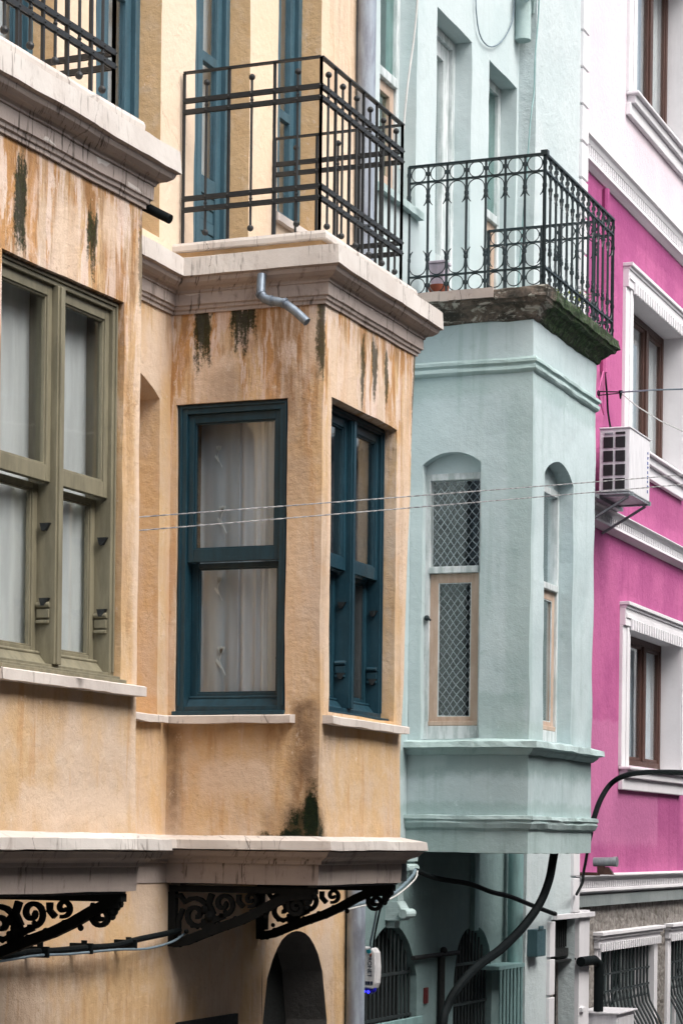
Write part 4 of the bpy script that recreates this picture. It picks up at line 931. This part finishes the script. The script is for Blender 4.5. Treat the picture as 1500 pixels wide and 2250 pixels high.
def pink_window(o, dx, hood, label):
    s0, s1, z0, z1 = o[0]+dx, o[1]+dx, o[2], o[3]; n = .19
    g = MB(); ring(g, fw, s0, s1, z0, z1, .07, n-.0, n+.07, wb=.09); th = (s1-s0)/3; cs_ = (s0+th, s0+2*th)
    for c in cs_: g.fbox(fw, c-.05, c+.05, n-.012, n+.06, z0+.09, z1-.07)
    lights = ((s0+.07, cs_[0]-.05), (cs_[0]+.05, cs_[1]-.05), (cs_[1]+.05, s1-.07))
    for a, b in lights: ring(g, fw, a, b, z0+.09, z1-.07, .035, n+.012, n+.05)
    win = obj('window', g, M['brownwood'], ph, label=label, bevel=.006)
    for a, b in lights: pane(fw, a+.03, b-.03, z0+.12, z1-.1, n+.03, win)
    g = MB(); tw = .24
    g.fbox(fw, s0-tw, s0-.001, -.035, .01, z0-.02, z1+.0); g.fbox(fw, s0-tw*.45, s0-.002, -.05, -.034, z0-.02, z1); obj('surround', g, M['white'], win, bevel=.006)
    g = MB(); g.fbox(fw, s1+.001, s1+tw*.7, -.035, .01, z0-.02, z1); g.fbox(fw, s1+.002, s1+tw*.3, -.05, -.034, z0-.02, z1); obj('surround', g, M['white'], win, bevel=.006)
    g = MB(); a, b = s0-tw, s1+tw*.75
    g.fbox(fw, a, b, -.06, .01, z1+.001, z1+.17); g.fbox(fw, a, b, -.075, .01, z1+.1705, z1+.20); g.fbox(fw, a-.01, b+.01, -.10, .01, z1+.2005, z1+.235)
    x = s0-.05
    while x < b-.04: g.fbox(fw, x, x+.045, -.085, -.0605, z1-.035, z1+.075); x += .10
    g.fbox(fw, a+.02, b, -.072, -.0605, z1+.0755, z1+.12)
    obj('hood', g, M['white'], win, bevel=.004)
    g = MB(); g.fbox(fw, s0-tw, s1+.14, -.13, .0, z0-.05, z0-.02); g.fbox(fw, s0-tw+.04, s1+.10, -.09, .0, z0-.13, z0-.0505); g.fbox(fw, s0-tw, s1+.1, -.05, .0, z0-.25, z0-.1305); g.fbox(fw, s0, s1, -.0, n, z0-.019, z0+.004)
    obj('window_sill', g, M['white'], win, bevel=.008)
pink_window(wins['top'], 0, True, 'brown window in the pale top storey'); pink_window(wins['mid'], 0, True, 'brown window behind the air conditioner'); pink_window(wins['low'], 0, True, 'lower brown window above the black cable')
for k in ('top', 'mid', 'low'): pink_window(wins[k], 4.2, True, None)
for k, lb in (('top', 'white curtain in the pale top storey window of the pink house'), ('mid', 'white curtain in the window behind the air conditioner'), ('low', 'grey patterned curtain in the lower pink house window')):
    o = wins[k]; curtain(fw, o[0]+.1, o[1]+.3, o[2]+.05, o[3]+.1, .30, 'curtain' if k != 'low' else 'drape', lb, 8, .03)
# ground floor windows with bowed grilles
for i, o in enumerate(gw):
    s0, s1, z0, z1 = o
    g = MB(); ring(g, fw, s0, s1, z0, z1, .05, .16, .22, wb=.05); g.fbox(fw, (s0+s1)/2-.03, (s0+s1)/2+.03, .16, .21, z0+.05, z1-.05); win = obj('window', g, M['white'], ph, label=['barred window behind the white meter box', 'barred window at the right picture edge'][i])
    pane(fw, s0+.05, s1-.05, z0+.05, z1-.05, .19, win, 'glassdark')
    for a, b in ((s0-.14, s0-.001), (s1+.001, s1+.14)): g = MB(); g.fbox(fw, a, b, -.03, .01, z0, z1); obj('surround', g, M['white'], win, bevel=.004)
    g = MB(); g.fbox(fw, s0-.16, s1+.16, -.05, .01, z1+.001, z1+.09); g.fbox(fw, s0-.18, s1+.18, -.075, .01, z1+.091, z1+.125); g.fbox(fw, s0-.2, s1+.2, -.10, .01, z1+.126, z1+.16)
    x = s0-.12
    while x < s1+.08: g.fbox(fw, x, x+.04, -.075, -.0505, z1-.03, z1+.05); x += .085
    obj('hood', g, M['white'], win, bevel=.004)
    g = MB(); k = 15
    for j in range(k):
        s = s0+.06+(s1-s0-.12)*j/(k-1)
        g.tube([fw(s, .03, z1-.01), fw(s, .03, z1-.45), fw(s, .0, z1-.62), fw(s, -.10, z1-.80), fw(s, -.18, z1-1.0), fw(s, -.18, z1-1.3), fw(s, -.08, z1-1.5), fw(s, .02, z1-1.58)], .012, 6)
        if j < k-1:
            c = s+(s1-s0-.12)/(k-1)/2; g.tube([fw(c+.045*math.cos(a*PI/8), .02, z1-.50+.05*math.sin(a*PI/8)) for a in range(16)], .006, 5, closed=True)
    for z in (z1-.28, z1-.45, z1-.56): g.fbox(fw, s0, s1, .02, .035, z, z+.018)
    g.fbox(fw, s0, s1, -.19, -.17, z1-1.05, z1-1.03); obj('grille', g, M['grill'], win)
# doorway beside the pilaster
g = MB(); g.box(PX0+.78, 20.42, WY+.02, WY+.05, -H, -.66); obj('door', g, M['rubble'], ph)
g = MB(); g.box(PX0+.79, 20.42, WY-.06, WY-.03, -.93, -.665)
for i in range(14): g.box(PX0+.80+.062*i, PX0+.82+.062*i, WY-.075, WY-.061, -.92, -.68)
g.box(PX0+.79, 20.42, WY-.09, WY-.02, -1.0, -.931); g.box(PX0+.79, 20.42, WY-.12, WY-.02, -1.045, -1.03); obj('fanlight_grille', g, M['dark'], ph)
g = MB(); g.box(20.42, 20.76, PYF, WY+.02, -H, -.60); g.box(PX0+.80, 20.80, PYF-.04, PYF-.001, -.66, -.615)
z = -1.5
while z > -H: g.box(20.44, 20.56, PYF-.03, PYF+.001, z-.02, z+.02); z -= .2
obj('door_post', g, M['white'], ph, bevel=.004)
g = MB(); g.tube([(20.36, 5.72, -1.06), (20.75, 5.70, -1.06), (20.83, 5.68, -1.10), (20.84, 5.68, -1.2), (20.84, 5.68, -1.54)], .045, 12); obj('vent_pipe', g, M['cable'], ph, smooth=True)

# ------------------------------------------------------------------ things on the fronts
ac = empty('air_conditioner', (21.2, 5.6, 3.2), 'white air conditioner box on a wall bracket beside the pink house window', 'air conditioner')
A0, A1x, AY0, AY1, AZ0, AZ1 = 20.85, 21.62, 5.44, 5.74, 3.27, 3.86
g = MB(); g.box(A0+.01, A1x-.01, AY0+.01, AY1, AZ0, AZ1-.012); g.box(A0, A1x, AY0, AY1+.005, AZ1-.0115, AZ1+.006)
obj('casing', g, M['ac'], ac, bevel=.008)
g = MB(); 
for i, y in enumerate((AY1-.04, AY1-.155)):
    for j in range(4): g.box(A0+.0, A0+.012, y-.09, y, AZ1-.185-.128*j, AZ1-.085-.128*j)
g.box(A0+.0, A0+.012, AY1-.245, AY1-.155, AZ1-.062, AZ1-.042)
obj('vent_grille', g, M['black'], ac)
g = MB(); g.box(A0+.002, A0+.011, AY1-.13, AY1-.05, AZ1-.062, AZ1-.045); obj('maker_plate', g, M['steel'], ac)
g = MB()
for i in range(9):
    z = AZ1-.13-.045*i; g.box(A0+.66, A0+.685, AY0+.006, AY0+.0098, z-.020-.004*(i % 3), z); 
    if i % 2: g.box(A0+.686, A0+.70, AY0+.006, AY0+.0098, z-.008, z)
obj('printed_mark', g, M['acink'], ac)
g = MB(); g.box(A0-.15, A1x+.05, AY1-.02, WY, 3.20, 3.235); g.box(A0+.02, A0+.06, AY0-.02, WY, 3.225, 3.262); g.box(A1x-.10, A1x-.06, AY0-.02, WY, 3.225, 3.262); g.box(A0-.05, A1x, AY0+.0, AY1+.05, 3.236, 3.25)
for x in (A0+.04, A1x-.08): g.tube([(x, WY-.01, 2.98), (x, AY0+.03, 3.22)], .014, 6)
g.box(A0-.15, A0-.11, WY-.04, WY, 3.2, 3.6)
obj('bracket', g, M['steel'], ac)

cc = empty('security_camera', (20.45, 5.6, -.22), 'small grey tubular security camera on the ledge below the pink wall', 'camera')
g = MB(); g.tube([(20.55, 5.66, -.155), (20.55, 5.46, -.150)], .042, 16); g.tube([(20.55, 5.475, -.150), (20.55, 5.44, -.149)], .046, 16); obj('housing', g, M['steel'], cc, smooth=True)
g = MB(); g.box(20.52, 20.58, 5.56, 5.62, -.25, -.19); g.hexa([(20.52, 5.47, -.27), (20.58, 5.47, -.27), (20.58, 5.62, -.27), (20.52, 5.62, -.27), (20.53, 5.52, -.20), (20.57, 5.52, -.20), (20.57, 5.60, -.20), (20.53, 5.60, -.20)]); g.box(20.5, 20.62, 5.62, 5.90, -.28, -.25); obj('mount', g, M['brownwood'], cc)

sr = empty('alarm_siren', (15.28, 5.62, -1.08), 'white alarm siren box with dark lettering and blue lamp beside the grey downpipe', 'alarm')
# box faces the camera side of the street: width along y
sx, sy0, sy1, sz0, sz1 = 15.22, 5.758, 5.882, -1.02, -.735
g = MB(); P = [(sy1, sz0), (sy0+.02, sz0-.01), (sy0+.005, sz0+.03), (sy0, (sz0+sz1)/2), (sy0+.008, sz1-.04), (sy0+.03, sz1-.008), (sy1, sz1)]
g.prism([(sx, y, z) for y, z in P][::-1], [(sx+.12, y, z) for y, z in P][::-1]); g.fbox(Fr(0, 0, 0), sx+.03, sx+.15, sy1, 5.9, sz0+.05, sz1-.05); obj('cover', g, M['siren'], sr, bevel=.012)
g = MB(); g.sph((sx+.05, sy0+.062, sz0-.016), .05, 14, 8, sz=.75); obj('blue_lamp', g, M['bluelens'], sr, smooth=True)
g = MB(); g.sph((sx+.006, sy0+.055, sz0-.03), .012, 8, 6); g.sph((sx+.006, sy0+.08, sz0-.028), .007, 8, 6); obj('light', g, M['led'], sr)
def text_mesh(s, size, mw, ext=.001):
    cu = bpy.data.curves.new('t', 'FONT'); cu.body = s; cu.size = size; cu.extrude = ext; cu.align_x = 'CENTER'; cu.align_y = 'CENTER'
    o = bpy.data.objects.new('t', cu); COL.objects.link(o); bpy.context.view_layer.update()
    me = o.to_mesh(); g = MB()
    for v in me.vertices: q = mw @ v.co; g.v.append((q.x, q.y, q.z))
    for p in me.polygons: g.f.append(list(p.vertices)); g.m.append(0)
    o.to_mesh_clear(); bpy.data.objects.remove(o); return g
def onx(y, z, rot): # text on a face with normal -X, reading direction rotated by rot from -Y
    a = math.radians(rot); ex = Vector((0, -math.cos(a), math.sin(a))); ey = Vector((0, math.sin(a), math.cos(a))); ez = Vector((-1, 0, 0))
    return Matrix(((ex.x, ey.x, ez.x, sx-.0015), (ex.y, ey.y, ez.y, y), (ex.z, ey.z, ez.z, z), (0, 0, 0, 1)))
obj('lettering', text_mesh('PRONET', .042, onx(sy0+.045, -.865, -90)), M['sirenink'], sr)
g = MB()
for k, (a, b) in enumerate(((.0, .012), (.02, .026), (.032, .038), (.045, .052))): g.box(sx-.002, sx+.001, sy0+.02+a, sy0+.02+b+.004, -1.0, -.975)
obj('small_print', g, M['sirenink'], sr)
g = MB(); g.prism([(sx-.002, sy0+.05+y, -.775+z) for y, z in ((-.018, .005), (-.005, .026), (.02, .02), (.016, .0), (.0, -.008))], [(sx+.001, sy0+.05+y, -.775+z) for y, z in ((-.018, .005), (-.005, .026), (.02, .02), (.016, .0), (.0, -.008))]); obj('teal_emblem', g, M['teal'], sr)
g = MB(); g.prism([(sx-.002, sy0+.05+y, -.775+z) for y, z in ((-.020, -.002), (-.004, -.012), (-.010, -.026), (-.02, -.02))], [(sx+.001, sy0+.05+y, -.775+z) for y, z in ((-.020, -.002), (-.004, -.012), (-.010, -.026), (-.02, -.02))]); obj('orange_emblem', g, M['orangeink'], sr)

pt = empty('terracotta_bowl', (16.27, 5.70, 4.04), 'round terracotta bowl at the wall end of the mint balcony', 'plant pot')
g = MB(); g.lathe((16.27, 5.72, 4.035), [(0, 0), (.045, 0), (.068, .04), (.078, .085), (.082, .10), (.07, .10), (.064, .08), (0, .075)], 20); obj('bowl', g, M['terracotta'], pt, smooth=True)
g = MB()
def sq(h): return [(16.27-h, 5.72-h), (16.27+h, 5.72-h), (16.27+h, 5.72+h), (16.27-h, 5.72+h)]
g.prism([(x, y, 4.125) for x, y in sq(.045)], [(x, y, 4.29) for x, y in sq(.064)]); g.prism([(x, y, 4.291) for x, y in sq(.072)], [(x, y, 4.31) for x, y in sq(.072)])
obj('square_planter', g, M['lilac'], label='square lilac plastic planter standing in the terracotta bowl', cat='plant pot', bevel=.004)
# yellow green plant at the far balcony corner
pl = empty('potted_plant', (17.8, 5.15, 4.04), 'yellow green potted plant at the street corner of the mint balcony', 'plant')
g = MB(); g.lathe((17.8, 5.15, 4.035), [(0, 0), (.07, 0), (.09, .14), (.095, .14), (.095, .155), (.08, .155), (0, .14)], 16); obj('pot', g, M['lilac'], pl, smooth=True)
g = MB(); rnd = random.Random(3)
for i in range(150):
    a = rnd.uniform(0, 2*PI); r = .03+.12*rnd.random()**.7; z = 4.18+rnd.random()*.22; c = Vector((17.8+r*math.cos(a), 5.15+r*math.sin(a), z)); d = Vector((math.cos(a), math.sin(a), rnd.uniform(-.3, .8))).normalized()*.045
    e = d.cross(Vector((0, 0, 1))).normalized()*.014; g.quad(c, c+d*.5+e, c+d, c+d*.5-e)
obj('leaves', g, M['leaf'], pl)

def cable(name, pts, r, mat, label, cat='cable', n=8, group=None, sub=10):
    """smooth curve through points (Catmull-Rom)"""
    P = [Vector(p) for p in pts]; P = [P[0]*2-P[1]]+P+[P[-1]*2-P[-2]]; o = []
    for i in range(1, len(P)-2):
        for k in range(sub):
            t = k/sub; a, b, c, d = P[i-1:i+3]
            o.append(.5*((2*b)+(c-a)*t+(2*a-5*b+4*c-d)*t*t+(3*b-a-3*c+d)*t**3))
    o.append(P[-2]); g = MB(); g.tube(o, r, n); return obj(name, g, M[mat], label=label, cat=cat, smooth=True, group=group)

# twin rope lines crossing the street (twisted strands)
for dz, lb in ((0, 'upper grey twisted clothes line crossing in front of the bays'), (-.066, 'lower grey twisted clothes line crossing in front of the bays')):
    g = MB(); K = 900; a = Vector((10.05, 5.2, 1.552+dz)); b = Vector((34.2, -1.2, 5.96+dz*1.0)); 
    for ph_ in (0, PI):
        pts = []
        for i in range(K+1):
            t = i/K; p = a.lerp(b, t); p.z -= .16*4*t*(1-t)*.25; w_ = 2*PI*(b-a).length/.035*t+ph_
            if t > .3: w_ = 0+ph_
            pts.append((p.x, p.y+.0014*math.cos(w_), p.z+.0019*math.sin(w_) if t <= .3 else p.z))
        g.tube(pts, .0024, 5)
    obj('clothes_line', g, M['rope'], label=lb, cat='clothes line', group='twin lines stretched over the street')
# black cables
cable('black_cable', [(18.30, 5.2, -.02), (18.20, 5.06, .098), (18.20, 5.02, .208), (18.33, 5.00, .366), (18.46, 4.95, .50), (18.34, 4.80, .565), (17.87, 4.50, .577), (16.98, 4.00, .545), (16.11, 3.60, .50), (13, 1.8, .5), (9, -1.15, .8)], .022, 'cable', 'thick black cable curving out over the street below the pink window')
cable('hanging_cable', [(17.20, 5.05, -.055), (17.23, 5.07, -.12), (17.23, 5.10, -.279), (17.16, 5.15, -.454), (16.91, 5.20, -.623), (16.51, 5.25, -.782), (16.12, 5.30, -.892), (15.86, 5.35, -1.022), (15.74, 5.40, -1.165), (15.62, 5.40, -1.351), (15.6, 5.45, -2.2), (15.6, 5.5, -3.6)], .034, 'cable', 'thick black hose hanging in an arc under the mint bay')
cable('bay_cable', [(18.30, 5.06, .10), (18.55, 5.16, -.03), (18.8, 5.25, -.15), (19.1, 5.35, -.24), (19.60, 5.50, -.332), (20.13, 5.70, -.444)], .013, 'cable', 'thin black cable dropping from the mint bay corner to the pilaster')
cable('cable_bundle', [(6.6, 5.86, -.75), (8.5, 5.84, -.62), (10.14, 5.82, -.588), (10.38, 5.82, -.579), (10.68, 5.80, -.581), (10.98, 5.80, -.578), (11.30, 5.80, -.580), (11.58, 5.80, -.557), (12.02, 5.82, -.535), (12.21, 5.84, -.525)], .017, 'cable', 'black cable bundle tied along the ochre wall under the near bay')
for i, x in enumerate((10.5, 10.98, 11.5)):
    g = MB(); g.box(x, x+.02, 5.765, 5.90, -.612, -.555); g.box(x+.004, x+.016, 5.80, 5.83, -.555, -.50 if i == 0 else -.54); obj('cable_clip', g, M['cable'], label=['black clip holding the cable bundle nearest the left picture edge', 'middle black clip on the cable bundle', 'black clip on the cable bundle nearest the shaded bracket'][i], cat='cable clip', group='clips on the cable bundle')
cable('cable_strand', [(6.6, 5.86, -.80), (8.7, 5.84, -.66), (10.14, 5.82, -.612), (10.44, 5.79, -.598), (10.78, 5.79, -.604), (11.26, 5.77, -.600), (11.65, 5.77, -.608), (11.98, 5.78, -.584), (12.24, 5.82, -.545)], .007, 'greycable', 'thin grey cable slung below the black bundle on the ochre wall')
cable('grey_cable_pair', [(13.48, 5.40, -.435), (14.02, 5.45, -.406), (14.79, 5.55, -.384), (15.24, 5.60, -.329), (15.65, 5.65, -.239), (15.80, 5.68, -.195)], .012, 'greycable', 'thicker grey cable rising from the iron bracket to the mint corbel')
cable('looping_wire', [(13.48, 5.39, -.45), (14.02, 5.44, -.422), (14.79, 5.54, -.400), (15.24, 5.59, -.352), (15.68, 5.64, -.262), (15.82, 5.67, -.205)], .006, 'whitecable', 'pale thin wire beside the grey cable at the bracket')
cable('siren_wire', [(14.82, 5.60, -.416), (15.06, 5.70, -.502), (15.12, 5.74, -.600), (15.17, 5.78, -.709), (15.25, 5.80, -.74)], .007, 'greycable', 'left one of the two wires dropping to the alarm siren box')
cable('siren_wire', [(14.94, 5.60, -.397), (15.14, 5.70, -.473), (15.20, 5.74, -.553), (15.25, 5.78, -.662), (15.28, 5.80, -.74)], .007, 'cable', 'right one of the two wires dropping to the alarm siren box')
cable('sagging_cable', [(15.86, 5.70, -.199), (16.40, 5.72, -.264), (17.09, 5.70, -.313), (17.60, 5.68, -.384), (18.02, 5.66, -.427), (18.59, 5.64, -.512), (19.20, 5.64, -.592), (19.5, 5.72, -.60)], .020, 'cable', 'black cable crossing the shaded mint wall to the pilaster')
cable('crack_wire', [(18.8, 5.73, 9.1), (18.78, 5.73, 8.0), (18.75, 5.73, 7.108), (18.72, 5.73, 6.868), (18.66, 5.73, 6.583), (18.64, 5.73, 6.307), (18.57, 5.73, 6.096), (18.52, 5.73, 5.894), (18.45, 5.73, 5.495), (18.36, 5.73, 5.095), (18.27, 5.73, 4.622), (18.2, 5.75, 4.0)], .007, 'mintpipe', 'thin wire running down the cracked corner of the mint wall')
cable('wall_loop_wire', [(17.50, 5.88, 8.2), (17.53, 5.88, 6.854), (17.55, 5.88, 6.608), (17.66, 5.88, 6.463), (17.90, 5.88, 6.459), (18.19, 5.88, 6.592), (18.46, 5.88, 6.819), (18.54, 5.88, 7.017), (18.54, 5.88, 7.209), (18.5, 5.88, 8.3)], .0055, 'greycable', 'thin grey wire hanging in a wide U on the mint wall')
cable('wall_strap', [(15.78, 5.7, 7.0), (15.72, 5.72, 6.0), (15.60, 5.74, 5.4), (15.52, 5.76, 4.8)], .008, 'whitecable', 'white cord hanging in front of the mint window by the downpipe')
# wire clamp at the pink wall, its wires going out over the street
wc = empty('wire_clamp', (20.5, 5.55, 3.9), 'black wire clamp on the pink wall holding thin overhead wires', 'wire clamp')
g = MB(); g.tube([(20.52+.03*math.cos(a*PI/6), 5.66, 4.118+.022*math.sin(a*PI/6)) for a in range(12)], .007, 6, closed=True); g.tube([(20.52, 5.66, 4.135), (20.69, 5.50, 4.152)], .006, 6); g.tube([(20.52, 5.66, 4.10), (20.69, 5.50, 4.142)], .005, 6); g.tube([(20.69, 5.50, 4.165), (20.69, 5.50, 4.09)], [.02, .007], 8); obj('clamp', g, M['cable'], wc)
for q in ([(20.50, 5.66, 4.125), (21.40, 5.86, 4.50)], [(20.52, 5.66, 4.10), (21.44, 5.86, 4.10), (21.44, 5.86, 4.51)]): g = MB(); g.tube(q, .008, 6); obj('stay', g, M['pink'], wc)
g = MB(); g.tube([(20.69, 5.50, 4.149), (19.85, 5.00, 3.984), (19.36, 4.60, 3.877), (16, 1.8, 3.4), (13, -1.2, 3.3)], .007, 6); obj('wire', g, M['greycable'], wc)
g = MB(); g.tube([(20.74, 5.50, 4.149), (20.45, 5.36, 4.03), (20.16, 5.20, 3.905), (19.79, 4.90, 3.697), (19.38, 4.60, 3.521), (15, 1.8, 3.0), (12, -1.2, 3.2)], .006, 6); obj('wire', g, M['whitecable'], wc)
cable('ac_cable', [(21.46, 5.86, 4.50), (21.55, 5.86, 4.30), (21.59, 5.86, 4.15), (21.5, 5.80, 3.95), (21.3, 5.7, 3.86)], .010, 'cable', 'black cable running down to the air conditioner')
g = MB(); g.tube([(21.46, 5.87, 6.25), (21.46, 5.87, 4.5)], .035, 8); obj('conduit', g, M['pink'], ph, smooth=True)
g = MB(); g.box(18.80, 19.05, PYF-.09, PYF, -.95, -.72); g.box(18.82, 18.95, PYF-.10, PYF-.0905, -.72, -.69); obj('junction_box', g, M['elec'], label='blue grey junction box on the pale pilaster beside the mint pipe', cat='junction box', bevel=.006)
g = MB(); g.box(16.62, 16.70, WY-.015, WY, -1.22, -1.10); g.box(16.635, 16.685, WY-.018, WY-.0151, -1.205, -1.115); obj('wall_plate', g, M['redplate'], label='small dark red plate on the mint wall between the arches', cat='plate')
mb_ = empty('meter_box', (21.0, 5.6, -2.5), 'white meter cabinet below the black vent pipe at the pink house', 'meter box')
g = MB(); g.box(20.83, 21.45, 5.50, 5.88, -2.5, -1.56); g.box(20.80, 21.48, 5.47, 5.88, -1.559, -1.54); obj('cabinet', g, M['ac'], mb_, bevel=.006)
g = MB(); g.box(20.86, 21.42, 5.492, 5.499, -2.45, -1.6); obj('door', g, M['ac'], mb_)
S.cycles.max_bounces = 6
